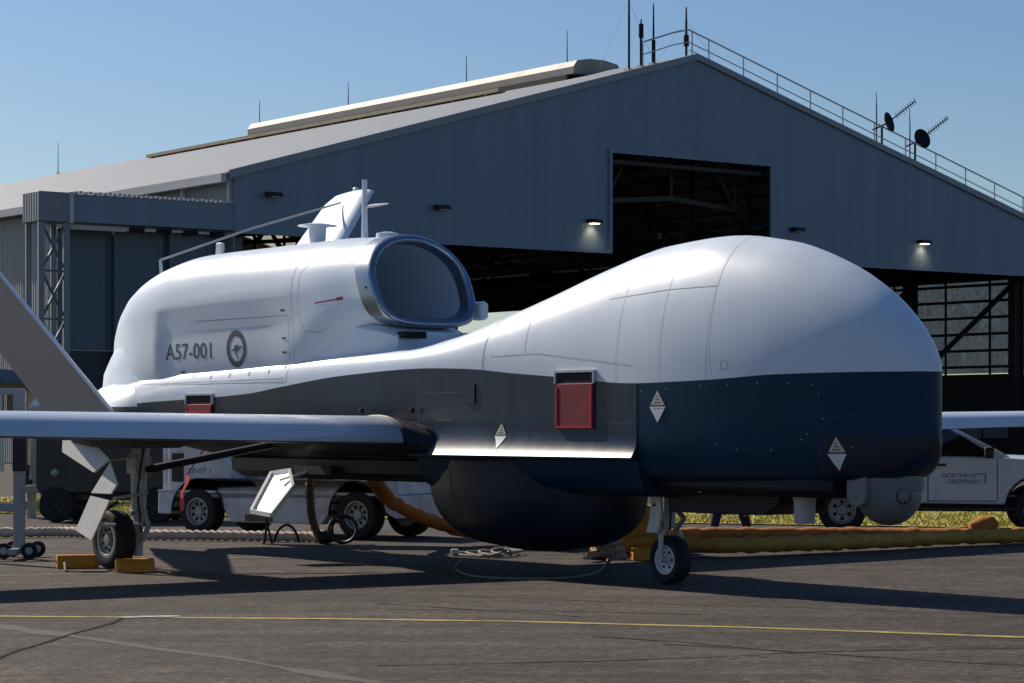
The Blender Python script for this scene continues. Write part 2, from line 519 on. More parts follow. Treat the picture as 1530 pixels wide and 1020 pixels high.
# backing so that no light leaks through the joints
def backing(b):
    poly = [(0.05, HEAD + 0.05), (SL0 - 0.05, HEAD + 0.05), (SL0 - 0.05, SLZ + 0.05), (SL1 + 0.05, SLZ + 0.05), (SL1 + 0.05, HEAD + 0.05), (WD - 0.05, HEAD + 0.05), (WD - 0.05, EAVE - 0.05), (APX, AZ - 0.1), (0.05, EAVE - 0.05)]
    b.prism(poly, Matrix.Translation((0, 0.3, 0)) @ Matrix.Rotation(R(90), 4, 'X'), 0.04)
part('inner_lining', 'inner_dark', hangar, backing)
# trims: header edge, slot frame, rake trims
part('header_trim', 'clad_blue', hangar, lambda b: b.box((SL0 / 2, -0.04, HEAD + 0.03), (SL0, 0.1, 0.14)))
part('header_trim', 'clad_blue', hangar, lambda b: b.box(((SL1 + WD) / 2, -0.04, HEAD + 0.03), (WD - SL1, 0.1, 0.14)))
part('slot_trim', 'clad_blue', hangar, lambda b: (b.box((SL0 - 0.03, -0.03, (HEAD + SLZ) / 2), (0.16, 0.1, SLZ - HEAD)), b.box((SL1 + 0.03, -0.03, (HEAD + SLZ) / 2), (0.24, 0.1, SLZ - HEAD)), b.box(((SL0 + SL1) / 2, -0.045, SLZ + 0.06), (SL1 - SL0 + 0.3, 0.1, 0.16))))
part('slot_rail', 'truss_dark', hangar, lambda b: b.box(((SL0 + SL1) / 2, 0.5, SLZ - 0.3), (SL1 - SL0, 0.2, 0.16)))
for sgn in (0, 1):
    def rk(b):
        x0, x1 = (-0.25, APX) if sgn == 0 else (APX, WD + 0.25)
        b.prism([(x0, rake(max(0, min(WD, x0))) - 0.12 - (0.07 if x0 < 0 or x0 > WD else 0)), (x1, rake(max(0, min(WD, x1))) - 0.12), (x1, rake(max(0, min(WD, x1))) + 0.14), (x0, rake(max(0, min(WD, x0))) + 0.12)], Matrix.Translation((0, -0.02, 0)) @ Matrix.Rotation(R(90), 4, 'X'), 0.1)
    part('rake_trim', 'trim_grey', hangar, rk)
# roof sheets (left slope shows, right slope too for other views)
ns = 38
for side in (0, 1):
    for i in range(ns):
        y0, y1 = i * DEP / ns - (0.1 if i == 0 else 0), (i + 1) * DEP / ns - 0.02
        def rs(b):
            xe, ze = (-0.35, EAVE - 0.1) if side == 0 else (WD + 0.35, EAVE - 0.1)
            b.loft([[(xe, y0, ze + 0.13), (APX, y0, AZ + 0.13), (APX, y0, AZ + 0.05), (xe, y0, ze + 0.05)], [(xe, y1, ze + 0.13), (APX, y1, AZ + 0.13), (APX, y1, AZ + 0.05), (xe, y1, ze + 0.05)]], True, True, True)
        if side == 1 and y0 < 54.7 + 1.2 and y1 > 54.7 - 1.2:
            for xa, xb, mm in ((APX, 32.6, 'roof_sheet'), (32.6, 35.4, 'fibreglass'), (35.4, WD + 0.35, 'roof_sheet')):
                za, zb_ = AZ - (AZ - EAVE) * (xa - APX) / APX, AZ - (AZ - EAVE) * (xb - APX) / APX
                part('skylight_sheet' if mm == 'fibreglass' else 'roof_sheet', mm, hangar, lambda b: b.loft([[(xa, y, za + 0.13), (xb, y, zb_ + 0.13), (xb, y, zb_ + 0.09), (xa, y, za + 0.09)] for y in (y0, y1)], True, True, True))
            continue
        part('roof_sheet', 'roof_sheet', hangar, rs)
part('eave_gutter', 'trim_pale', hangar, lambda b: b.box((-0.42, DEP / 2, EAVE - 0.16), (0.22, DEP, 0.3)))
# ridge vent and the tan tray below it
def vent(b):
    pr = [(-1.3, 0.0), (-1.3, 0.3), (-1.1, 0.56), (-0.4, 0.68), (0.4, 0.68), (1.1, 0.56), (1.3, 0.3), (1.3, 0.0)]
    b.loft([[(APX + p[0], y, AZ + p[1] - 0.18 * max(0, abs(p[0]) - 1.2)) for p in pr] for y in (6.4, 33.5)], True, True, True)
part('ridge_vent', 'vent_cream', hangar, vent)
part('ridge_vent_base', 'inner_dark', hangar, lambda b: (b.box((APX - 1.36, 20.0, AZ - 0.25), (0.1, 26.5, 0.4))))
def tray(b):
    x = APX - 2.4; z = rake(x) + 0.2
    b.box((x, 26, z), (0.4, 32, 0.06)); b.box((x - 0.2, 26, z + 0.05), (0.05, 32, 0.16)); [b.box((x, 11 + 2.5 * k, z - 0.06), (0.36, 0.1, 0.1)) for k in range(13)]
part('roof_walkway', 'tray_tan', hangar, tray)
# left wall
for i in range(40):
    y0, y1 = i * DEP / 40, (i + 1) * DEP / 40 - 0.015
    part('wall_panel', 'clad_side', hangar, lambda b: b.box((0.03, (y0 + y1) / 2 + 0.07, (EAVE - 0.1) / 2), (0.06, y1 - y0, EAVE - 0.1)))
part('downpipe', 'trim_pale', hangar, lambda b: b.box((-0.06, 0.25, (9.4 + EAVE) / 2), (0.12, 0.12, EAVE - 9.4)))
part('downpipe', 'trim_pale', hangar, lambda b: b.box((-0.06, 3.6, (9.2 + EAVE) / 2), (0.14, 0.14, EAVE - 9.2)))
# right wall: dark base, fibreglass sheets, frames
for i in range(int(DEP / 2)):
    y0 = 0.3 + i * 2.0
    if y0 < 30:
        part('fibreglass_sheet', 'fibreglass', hangar, lambda b: b.box((WD - 0.02, y0 + 0.99, 6.4), (0.03, 1.97, 4.7)))
part('wall_base', 'inner_dark', hangar, lambda b: (b.box((WD - 0.05, DEP / 2, 2.0), (0.1, DEP, 4.0)), b.box((WD - 0.05, 33.5, 7), (0.1, 7, 6)), b.box((WD - 0.05, 63, 7), (0.1, 26, 6)), b.box((WD - 0.05, 43.5, 5.2), (0.1, 13, 2.4)), b.box((WD - 0.05, DEP / 2, 9.42), (0.1, DEP, 2.06))))
for i in range(12): part('dado_panel', 'clad_side', hangar, lambda b: b.box((WD - 0.16, 1.2 + 1.9 * i, 1.55), (0.05, 1.75, 1.1)))
for z in (4.35, 5.12, 5.9, 6.68, 7.45, 8.2):
    part('wall_girt', 'truss_dark', hangar, lambda b: b.box((WD - 0.14, 16, z), (0.16, 31, 0.13)))
for y in (3.6, 6.4, 9.8):
    part('wall_mullion', 'truss_dark', hangar, lambda b: b.box((WD - 0.11, y, 6.2), (0.08, 0.09, 4.6)))
for y0 in (1.6, 8.3, 15.0, 21.7):
    part('wall_brace', 'truss_dark', hangar, lambda b: b.bar((WD - 0.32, y0 + 0.2, 8.3), (WD - 0.32, y0 + 6.4, 3.9), 0.16, 0.2))
# portal frames with roof trusses
for i in range(8):
    y = 1.6 + i * 6.7 * 1.35 if i > 1 else 1.6 + i * 6.7
    for x in (0.55, WD - 0.55):
        part('column', 'truss_dark', hangar, lambda b: (b.box((x - 0.28, y, 5.1), (0.06, 0.42, 10.1)), b.box((x + 0.28, y, 5.1), (0.06, 0.42, 10.1)), b.box((x, y, 5.1), (0.52, 0.06, 10.1))))
    def tr(b):
        nb = 12
        bot = lambda x: 9.2 + 1.7 * (1 - abs(x - APX) / APX)
        xs = [0.6 + (WD - 1.2) * k / nb for k in range(nb + 1)]
        for k in range(nb):
            b.bar((xs[k], y, rake(xs[k]) - 0.35), (xs[k + 1], y, rake(xs[k + 1]) - 0.35), 0.2, 0.24)
            b.bar((xs[k], y, bot(xs[k])), (xs[k + 1], y, bot(xs[k + 1])), 0.18, 0.2)
            b.bar((xs[k], y, bot(xs[k])), (xs[k], y, rake(xs[k]) - 0.4), 0.12, 0.12)
            if k % 2: b.bar((xs[k], y, bot(xs[k])), (xs[k + 1], y, rake(xs[k + 1]) - 0.4), 0.12, 0.12)
            else: b.bar((xs[k], y, rake(xs[k]) - 0.4), (xs[k + 1], y, bot(xs[k + 1])), 0.12, 0.12)
    part('roof_truss', 'truss_dark', hangar, tr)
for k in range(1, 28):
    x = k * WD / 28
    part('purlin', 'purlin_brown', hangar, lambda b: b.box((x, DEP / 2, rake(x) - 0.12), (0.14, DEP - 0.6, 0.16)))
for k in range(5):
    x0 = 4 + 8.5 * k
    part('tie_beam', 'truss_dark', hangar, lambda b: (b.bar((x0, 1.7, 9.35), (x0 + 2, DEP - 14, 9.4), 0.2, 0.25), b.bar((x0, 1.8, 10.6), (x0 + 6, 8.2, 11.6), 0.14, 0.14)))
# back wall, partly open
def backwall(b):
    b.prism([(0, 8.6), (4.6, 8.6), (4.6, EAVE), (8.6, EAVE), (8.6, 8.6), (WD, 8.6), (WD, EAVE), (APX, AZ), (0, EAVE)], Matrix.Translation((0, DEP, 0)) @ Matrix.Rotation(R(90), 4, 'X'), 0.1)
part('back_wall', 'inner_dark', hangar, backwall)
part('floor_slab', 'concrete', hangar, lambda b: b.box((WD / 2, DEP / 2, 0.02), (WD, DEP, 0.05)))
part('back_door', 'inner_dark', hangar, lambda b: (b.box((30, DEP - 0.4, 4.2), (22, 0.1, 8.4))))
# strip fittings under the roof
for x in (6.5, 10.4, 14.2, 27.0):
    part('strip_light', 'purlin_brown', hangar, lambda b: b.box((x, 3.2, 8.75), (2.6, 0.3, 0.12)))
# outrigger beam, lattice post, parked door leaves
BX0 = -7.45
part('outrigger_beam', 'clad_blue', hangar, lambda b: b.box(((BX0 + 1.1) / 2, 0.62, 8.92), (-(BX0 + 1.1) * -1 if False else abs(BX0 + 1.1), 1.2, 0.95)), bevel=0.02)
part('beam_end_box', 'clad_side', hangar, lambda b: b.box((BX0 + 0.53, 0.62, 8.92), (1.12, 1.3, 1.0)), bevel=0.02)
part('beam_corner_post', 'trim_pale', hangar, lambda b: b.box((BX0 + 1.13, -0.03, 8.92), (0.14, 0.14, 1.04)))
cb = MB()
for i in range(34): cb.box((BX0 + 1.3 + 0.182 * i, 0.0, 9.43 + 0.02 * (i % 2)), (0.12, 0.16, 0.08))
cb.build('beam_capping', 'trim_pale', hangar)
def lattice(b):
    for x in (BX0 + 0.08, BX0 + 1.0):
        for y in (0.1, 1.1): b.box((x, y, 4.2), (0.2, 0.2, 8.4))
part('lattice_post', 'clad_side', hangar, lattice)
for k in range(5):
    z0, z1 = 0.3 + k * 1.62, 0.3 + (k + 1) * 1.62
    part('lattice_brace', 'door_navy', hangar, lambda b: (b.bar((BX0 + 0.1, 0.1, z0), (BX0 + 1.0, 0.1, z1), 0.07), b.bar((BX0 + 1.0, 0.12, z0), (BX0 + 0.1, 0.12, z1), 0.07), b.bar((BX0 + 0.1, 0.1, z1), (BX0 + 1.0, 0.1, z1), 0.06)))
for k in range(3):
    x0 = BX0 + 1.25 + k * 2.0; x1 = x0 + 2.45 if k < 2 else 0.72; y = 1.0 - 0.28 * k + 0.3
    dl = part('door_leaf', 'door_navy', hangar, lambda b: b.box(((x0 + x1) / 2, y, 6.25), (x1 - x0, 0.16, 4.15)), bevel=0.01)
    part('lower_panel', 'door_dark', dl, lambda b: b.box(((x0 + x1) / 2, y, 2.1), (x1 - x0, 0.14, 4.12)))
part('door_track_fascia', 'trim_pale', hangar, lambda b: b.box((BX0 + 2.3, 0.3, 8.3), (2.1, 0.1, 0.16)))
for i in range(4): part('door_bracket', 'black_hole', hangar, lambda b: b.box((BX0 + 3.8 + 1.05 * i, 0.35, 8.32), (0.45, 0.3, 0.16)))

# wall lights (own things, fixed to the hangar front)
def hw(x, y, z): return HO + Vector((x * hx - y * hy, x * hy + y * hx, z))
lights = [(1.5, 9.77, False, 'unlit black wall light on the hangar front nearest its left corner'),
          (8.79, 9.71, False, 'dim black wall light on the hangar front above the engine intake'),
          (16.05, 9.55, True, 'glowing wall light just left of the tall door slot'),
          (26.94, 9.76, False, 'unlit wall light just right of the tall door slot'),
          (34.5, 9.58, True, 'glowing wall light on the hangar front far right above the nose')]
for x, z, on, lab in lights:
    w = empty('wall_light', hw(x, -0.03, z), HF)
    tag(w, lab, 'wall light', 'wall lights along the hangar front')
    part('hood', 'plastic_black', w, lambda b: b.prism([(0, 0.12), (-0.3, 0.1), (-0.42, 0.0), (-0.42, -0.05), (0, -0.05)], Matrix(((0, 0, 1, -0.27), (1, 0, 0, 0), (0, 1, 0, 0), (0, 0, 0, 1))), 0.54), bevel=0.02)
    part('lens', 'lamp_glow' if on else 'galv', w, lambda b: b.box((0, -0.2, -0.07), (0.34, 0.26, 0.035)))
    if on:
        ld = bpy.data.lights.new('wall_light_beam', 'SPOT'); ld.energy = 26; ld.color = (1, 0.78, 0.48); ld.spot_size = R(110); ld.spot_blend = 0.9; ld.shadow_soft_size = 0.1
        lo = bpy.data.objects.new('wall_light_beam', ld); C.objects.link(lo); lo.parent = w; lo.location = (0, -0.3, -0.12); lo.rotation_euler = (R(32), 0, 0)

# guardrail along the right rake and round the apex
gr = empty('roof_guardrail', hw(APX, 0.25, AZ), HF)
tag(gr, 'thin metal guardrail following the right slope of the hangar roof edge', 'guardrail')
def rz_(x): return rake(APX + x) - AZ + 0.13
xs = [-2.6, 0.0] + [0.9 + 1.9 * k for k in range(11)]
pth = [(-2.6, 0, 1.0 + rz_(-2.6)), (-1.0, 0, 1.08 + rz_(-1.0)), (-0.2, 0, 1.05 + rz_(-.2))] + [(x, 0, 0.95 + rz_(x)) for x in (1.0, 5, 10, 15, 20.5)]
part('top_rail', 'galv', gr, lambda b: b.tube(pth, 0.035, 6))
part('mid_rail', 'galv', gr, lambda b: b.tube([(p[0], p[1], p[2] - 0.5) for p in pth], 0.025, 6))
part('toe_rail', 'galv', gr, lambda b: b.tube([(p[0], p[1], p[2] - 0.8) for p in pth[2:]], 0.022, 6))
for x in xs:
    part('post', 'galv', gr, lambda b: b.tube([(x, 0, rz_(x) - 0.05), (x, 0, rz_(x) + 0.95)], 0.03, 6))
# masts by the apex
def mast(xl, yl, top, r, lab, stay=False, pod=None, sleeve=None, thing='antenna_mast'):
    z0 = rake(xl) + 0.1
    m = empty(thing, hw(xl, yl, z0), HF)
    tag(m, lab, 'antenna', 'masts on the hangar roof')
    part('pole', 'antenna_dark', m, lambda b: b.tube([(0, 0, -0.05), (0, 0, (top - z0) * 0.55), (0, 0, top - z0)], [r, r, r * 0.55], 6))
    part('foot', 'galv', m, lambda b: b.box((0, 0, 0.02), (0.3, 0.3, 0.1)))
    if sleeve: part('sleeve', 'antenna_dark', m, lambda b: b.tube([(0, 0, sleeve[0]), (0, 0, sleeve[1])], sleeve[2], 8))
    if stay:
        part('stay_wire', 'antenna_dark', m, lambda b: (b.tube([(0, 0, (top - z0) * 0.75), (-1.6, 0.1, 0.0 - 0.3)], 0.005, 4), b.tube([(0, 0, (top - z0) * 0.75), (1.5, 0.1, 0.25)], 0.005, 4)))
    return m
mast(18.72, 0.9, 19.6, 0.05, 'tallest whip antenna mast left of the hangar apex, running out of frame', True)
mast(19.35, 0.9, 17.95, 0.06, 'short thick antenna on a lattice mount left of the hangar apex', False, sleeve=(1.2, 1.75, 0.1))
mast(19.75, 0.6, 18.6, 0.045, 'thin whip antenna at the end of the roof guardrail', False, sleeve=(0.0, 1.0, 0.08))
mast(21.75, 0.9, 18.7, 0.055, 'antenna with dark base box standing right at the hangar apex', True, sleeve=(0.55, 1.0, 0.11))
for yl, h, lab in ((8.5, 1.55, 'lightning rod nearest the right end of the ridge vent'), (16.0, 1.35, 'lightning rod on the middle of the ridge vent'), (26.0, 1.3, 'lightning rod on the left half of the ridge vent'), (34.5, 1.3, 'lightning rod at the far left end of the ridge vent'), (58.0, 1.9, 'lightning rod on the bare ridge at far left of the roof')):
    zb = AZ + (0.66 if yl < 36 else 0.1)
    m = empty('lightning_rod', hw(APX, yl, zb), HF); tag(m, lab, 'lightning rod', 'lightning rods along the ridge')
    part('rod', 'antenna_dark', m, lambda b: b.tube([(0, 0, -0.03), (0, 0, h)], [0.03, 0.014], 5))
    part('rod_base', 'galv', m, lambda b: b.box((0, 0, 0.03), (0.2, 0.2, 0.08)))
# dish + yagi antennas on the right slope
for xl, lab, rzz in ((32.4, 'upper dark dish antenna with yagi boom on the right roof slope', R(18)), (34.45, 'lower dark dish antenna with yagi boom on the right roof slope', R(2))):
    z0 = rake(xl) + 0.1
    m = empty('dish_antenna', hw(xl, 0.3, z0), HF); tag(m, lab, 'dish antenna', 'dish antennas on the right roof slope')
    part('pole', 'antenna_dark', m, lambda b: b.tube([(0, 0, -0.05), (0, 0, 1.05)], 0.05, 8))
    part('whip', 'antenna_dark', m, lambda b: b.tube([(-0.32, 0, -0.05), (-0.32, 0, 1.7), (-0.34, 0, 2.5)], [0.035, 0.03, 0.012], 6))
    part('arm', 'antenna_dark', m, lambda b: b.tube([(-0.55, 0, 0.82), (0.3, 0, 1.15)], 0.04, 6))
    D = Vector((-0.15, -0.93, 0.25)).normalized()
    D.rotate(Matrix.Rotation(rzz * 1.6, 3, 'Z'))
    M = Matrix.Translation((0.42, 0, 1.22)) @ D.to_track_quat('Z', 'Y').to_matrix().to_4x4()
    part('dish', 'antenna_dark', m, lambda b: b.lathe([(0.05, -0.10), (0.28, -0.06), (0.42, 0.0), (0.45, 0.04), (0.40, 0.02), (0.26, -0.02), (0.05, -0.05)], 24, M), smooth=True)
    Y = Vector((0.86, 0.05, 0.52)).normalized()
    p0 = Vector((0.45, 0, 1.25)); p1 = p0 + Y * 2.0
    part('boom', 'antenna_dark', m, lambda b: b.tube([p0, p1], 0.03, 6))
    sd = Y.cross(Vector((0, 1, 0))).normalized()
    for k in range(9):
        c = p0 + Y * (0.55 + 0.18 * k)
        part('boom_element', 'antenna_dark', m, lambda b: b.tube([c - sd * 0.13, c + sd * 0.13], 0.016, 5))

# ================================================================== DRONE AIRCRAFT
# local axes: x forward (0 at the nose wheel), y to port, z up
AH = R(-52)
air = empty('surveillance_drone', (1.6, 24.3, 0), AH)
tag(air, 'large white and navy unmanned jet aircraft with bulbous nose and long wings', 'drone aircraft')
f_zt = pchip([(-11.0, 2.0), (-10.5, 2.15), (-10, 2.3), (-9, 2.42), (-6, 2.5), (-4.6, 2.5), (-3.6, 2.52), (-3.0, 2.6), (-2.4, 2.75), (-1.5, 3.0), (-0.64, 3.24), (0.2, 3.41), (0.96, 3.45),
              (1.7, 3.36), (2.4, 3.13), (2.9, 2.86), (3.2, 2.62), (3.4, 2.39), (3.5, 2.23), (3.55, 2.10)])
f_zd = pchip([(-11.0, 1.80), (-10.4, 1.85), (-6.8, 1.98), (-6.1, 2.05), (-4.7, 2.17), (-3.2, 2.22), (-2.4, 2.20), (-1.6, 2.14), (-0.85, 2.09), (0.34, 2.01), (1.36, 2.03), (2.17, 2.07), (3.1, 2.08), (3.55, 2.08)])
f_wa = pchip([(-11.0, 0.5), (-10.6, 0.66), (-10.0, 0.76), (-9, 0.79), (-3, 0.77), (-1, 0.77), (0.3, 0.78)])
def f_w(x):
    if x <= 0.3: return f_wa(x)
    t = (x - 0.3) / 3.25
    return max(0.012, 0.78 * max(0.0, 1 - t ** 1.9) ** 0.5)
f_nt = pchip([(-11, 2.3), (-4, 2.7), (-2.5, 2.5), (-1, 2.25), (3.6, 2.15)])
f_zbn = pchip([(0.0, 1.03), (0.8, 1.04), (2.6, 1.07), (3.1, 1.09), (3.3, 1.14), (3.45, 1.25), (3.52, 1.37), (3.55, 1.50)])
f_zba = pchip([(-11, 1.62), (-10, 1.45), (-8, 1.2), (-6.5, 1.08), (-5, 1.02), (-3, 1.0)])
NT, NB = 18, 16
def upper(x):
    zt, zd, w, n = f_zt(x), f_zd(x), f_w(x), f_nt(x)
    pts = []
    for i in range(NT + 1):
        t = math.pi / 2 * (1 - i / NT)
        pts.append((w * spow(math.cos(t), 2 / n), zd + (zt - zd) * spow(math.sin(t), 2 / n)))
    pts[0] = (0, zt); pts[-1] = (w, zd)
    return pts
def lower_super(x, zb, n):
    zd, w = f_zd(x), f_w(x)
    pts = []
    for i in range(NB + 1):
        t = math.pi / 2 * i / NB
        pts.append((w * spow(math.cos(t), 2 / n), zd - (zd - zb) * spow(math.sin(t), 2 / n)))
    pts[0] = (w, zd); pts[-1] = (0, zb)
    return pts
def lower_mid(x):
    zd, w = f_zd(x), f_w(x) + 0.004
    h = zd - 1.5
    q = 1.36 + 0.12 * min(1.0, max(0.0, (0.38 - x) / 2.6)); s = q - 1.283
    fl = [(w, zd), (w, zd - h * 0.4), (w, q + 0.12)]
    for k in range(1, 8):
        t = k / 7
        fl.append((w + (s + 0.10) * 0.45 * t ** 1.8, q + 0.10 - (s + 0.10) * t))
    e_ = fl[-1][0]
    fl += [(e_ - 0.004, 1.262), (w - 0.01, 1.245), (w - 0.03, 1.12), (w - 0.10, 0.98), (0.52, 0.90), (0.25, 0.88), (0, 0.88)]
    return fl
def ring(pts, x):
    st = [(x, -p[0], p[1]) for p in pts]
    pt = [(x, p[0], p[1]) for p in reversed(pts[:-1])] if abs(pts[-1][0]) < 1e-6 else [(x, p[0], p[1]) for p in reversed(pts)]
    return st, pt
def stations(a, b, n): return [a + (b - a) * i / n for i in range(n + 1)]
XU = stations(-11.0, -4, 36) + stations(-4, 2.6, 50)[1:] + [2.75, 2.9, 3.03, 3.15, 3.25, 3.34, 3.41, 3.46, 3.5, 3.53, 3.55]
hull = MB()
def half_rings(xs, fn, close_first):
    rings = []
    for x in xs:
        p = fn(x)
        if close_first:      # upper: top centre shared
            rg = [(x, -q[0], q[1]) for q in reversed(p)] + [(x, q[0], q[1]) for q in p[1:]]
        else:
            rg = [(x, -q[0], q[1]) for q in p] + [(x, q[0], q[1]) for q in reversed(p[:-1])]
        rings.append(rg)
    return rings
ru = half_rings(XU, upper, True)
ub = MB(); ub.loft(ru, False)
ub.f.append(tuple(range(len(ru[0])))); ub.f.append(tuple(len(ub.v) - len(ru[0]) + j for j in range(len(ru[0]))))
ub.build('upper_fuselage', 'white_paint', air, True, 50)
hull.add(ub.v, ub.f)
XN = [x for x in XU if x > 0.40]; XN = [0.385] + XN
rn = half_rings(XN, lambda x: lower_super(x, f_zbn(x), 6.2), False)
nb_ = MB(); nb_.loft(rn, False)
nb_.f.append(tuple(range(len(rn[0]))))
nb_.f.append(tuple(len(nb_.v) - len(rn[0]) + j for j in range(len(rn[0]))))
nb_.build('nose_underbody', 'navy_paint', air, True, 50)
hull.add(nb_.v, nb_.f)
XM = stations(-3.3, 0.38, 30)
rm = half_rings(XM, lower_mid, False)
mb_ = MB(); mb_.loft(rm, False)
for e in (0, len(XM) - 1):
    mb_.f.append(tuple(e * len(rm[0]) + j for j in range(len(rm[0]))))
mb_.build('side_panel', 'slate_paint', air, True, 42)
hull.add(mb_.v, mb_.f)
sp_ = bpy.data.objects['side_panel']; sp_.data.materials.append(MATS['navy_paint'])
for p_ in sp_.data.polygons:
    if p_.center.z < 1.27: p_.material_index = 1
XA = stations(-11.0, -3.295, 34)
ra = half_rings(XA, lambda x: lower_super(x, f_zba(x), 3.2), False)
ab = MB(); ab.loft(ra, False); ab.f.append(tuple(range(len(ra[0])))); ab.f.append(tuple(len(ab.v) - len(ra[0]) + j for j in range(len(ra[0]))))
ab.build('lower_fuselage', 'slate_paint', air, True, 50)
hull.add(ab.v, ab.f)
lf_ = bpy.data.objects['lower_fuselage']; lf_.data.materials.append(MATS['belly_dark'])
for p_ in lf_.data.polygons:
    if p_.center.z < 1.45: p_.material_index = 1  # aft underside coloured darker to hold its shade against bounced light
# dark chin of the nose below the sensor line
def chin(b):
    rings = []
    for x in [2.62] + [q for q in XN if q > 2.66]:
        p = [q for q in lower_super(x, f_zbn(x), 6.2)]
        zl = 1.50
        full = [(x, -q[0] - 0.004, q[1]) for q in p if q[1] <= zl]
        # resample to constant count
        k = 12
        pts = []
        src = [(-(q[0] + 0.004), q[1]) for q in p]
        # walk in z from zl to bottom
        top = min(src, key=lambda q: abs(q[1] - zl))
        zs = [zl + (f_zbn(x) - zl) * (1 - math.cos(math.pi / 2 * j / k)) for j in range(k + 1)]
        zd, w, zb, n = f_zd(x), f_w(x), f_zbn(x), 6.2
        for z in zs:
            s_ = min(1.0, max(0.0, (zd - z) / (zd - zb)))
            y = w * max(0.0, 1 - s_ ** n) ** (1 / n)
            pts.append((y, z))
        pts[-1] = (0, zb)
        rings.append([(x + 0.004, -(q[0] + 0.004), q[1] - 0.003) for q in pts] + [(x + 0.004, q[0] + 0.004, q[1] - 0.003) for q in reversed(pts[:-1])])
    b.loft(rings, False)
    nn = len(rings[0]); k0 = len(b.v) - nn
    b.f.append(tuple(k0 + j for j in range(nn)))
part('chin_radome', 'dark_radome', air, chin, smooth=True, angle=50)

# engine nacelle
g_w = pchip([(-10.95, 0.34), (-10.7, 0.47), (-10.3, 0.60), (-9.6, 0.71), (-8.8, 0.76), (-7, 0.775), (-6, 0.775), (-5.3, 0.765), (-4.74, 0.735)])
g_zt = pchip([(-10.95, 2.85), (-10.7, 3.2), (-10.3, 3.47), (-9.5, 3.70), (-8.6, 3.80), (-7, 3.815), (-5.6, 3.825), (-4.74, 3.80)])
g_zm = pchip([(-10.95, 2.5), (-10, 2.95), (-8, 3.08), (-6, 3.12), (-4.74, 3.22)])
g_zb = pchip([(-10.95, 1.9), (-8, 1.95), (-6.1, 2.0), (-5.6, 2.2), (-5.2, 2.48), (-4.74, 2.72)])
g_nb = pchip([(-10.95, 2.6), (-9, 5.0), (-6.2, 5.0), (-5.4, 3.4), (-4.74, 3.6)])
g_nt = pchip([(-10.95, 2.0), (-8, 2.3), (-5, 2.1), (-4.74, 2.1)])
def sstep(x, e0, e1):
    t = max(0.0, min(1.0, (x - e0) / (e1 - e0)))
    return t * t * (3 - 2 * t)
def nac_ring(x, grow=0.0, n=56):
    rg = []
    for j in range(n):
        t = 2 * math.pi * j / n
        c, s_ = math.cos(t), math.sin(t)
        w = g_w(x) + grow
        if s_ >= 0: e = 2 / g_nt(x); z = g_zm(x) + (g_zt(x) + grow - g_zm(x)) * spow(s_, e)
        else: e = 2 / g_nb(x); z = g_zm(x) + (g_zm(x) - g_zb(x) + grow) * spow(s_, e)
        ins = 0.055 * sstep(x, -9.15, -8.85) * (1 - sstep(x, -6.6, -5.2)) * (1 - sstep(z, 2.93, 3.08)) * (1 if abs(c) > 0.3 else 0)
        w -= ins
        rg.append((x - 0.42 * (z - 3.2) * max(0.0, min(1.0, (x + 6.2) / 1.46)) ** 1.5, w * spow(c, e), z))
    return rg
nm = MB()
nm.loft([nac_ring(x, 0.0, 168) for x in [-10.95, -10.85, -10.7, -10.5, -10.25] + stations(-10, -8.6, 18) + stations(-8.5, -6.4, 12) + stations(-6.2, -4.45, 14)], True, True, False)
nm.build('engine_nacelle', 'white_paint', air, True, 50)
hull.add(nm.v, nm.f)
# metal intake lip and duct
def lip_ring(a_, b_, d_, x0, n=56):
    rg = []
    for j in range(n):
        t = 2 * math.pi * j / n
        c, s_ = math.cos(t), math.sin(t)
        e = 2 / 2.1 if s_ >= 0 else 2 / 3.6
        y = a_ * spow(c, e)
        z = 3.22 + (b_ if s_ >= 0 else d_) * spow(s_, e)
        rg.append((x0 - 0.42 * (z - 3.2), y, z))
    return rg
def liploft(b):
    rr = [nac_ring(-4.52, 0.004), nac_ring(-4.46, 0.004)]
    for k in range(0, 9):
        t = math.pi * k / 8
        o = 0.052 * math.cos(t)
        rr.append(lip_ring(0.668 + o, 0.535 + o, 0.455 + o, -4.30 + 0.07 * math.sin(t)))
    rr.append(lip_ring(0.606, 0.475, 0.395, -4.42))
    b.loft(rr, True)
part('intake_lip', 'lip_metal', air, liploft, smooth=True, angle=60)
def duct(b):
    rr = [lip_ring(0.606, 0.475, 0.395, -4.42)]
    for k in range(1, 9):
        t = k / 8
        s_ = 0.606 + (0.40 - 0.606) * t
        r0 = lip_ring(s_, 0.475 - 0.08 * t, 0.395, -4.42)
        rr.append([(p[0] * (1 - t) - 6.3 * t, p[1], p[2] - 0.25 * t * t) for p in r0])
    b.loft(rr, True, False, True)
part('intake_duct', 'duct_paint', air, duct, smooth=True, angle=60)
part('diverter_fairing', 'white_paint', air, lambda b: b.loft([[(x, -w_, 2.2), (x, -w_, zt_ - 0.06), (x, -w_ + 0.08, zt_), (x, w_ - 0.08, zt_), (x, w_, zt_ - 0.06), (x, w_, 2.2)] for x, w_, zt_ in ((-6.0, 0.66, 2.95), (-4.9, 0.62, 2.80), (-4.3, 0.58, 2.72), (-4.05, 0.5, 2.66))], True, True, True), smooth=True, angle=40)
part('diverter_slot', 'black_hole', air, lambda b: b.box((-4.02, -0.33, 2.62), (0.16, 0.3, 0.075)))
part('intake_bolt', 'black_hole', air, lambda b: [b.lathe([(0.016, -0.01), (0.016, 0.012)], 8, Matrix.Translation((-4.36 + 0.035 * k, -0.722 + 0.012 * k, 3.16 - 0.075 * k)) @ Matrix.Rotation(R(90), 4, 'X')) for k in range(3)])
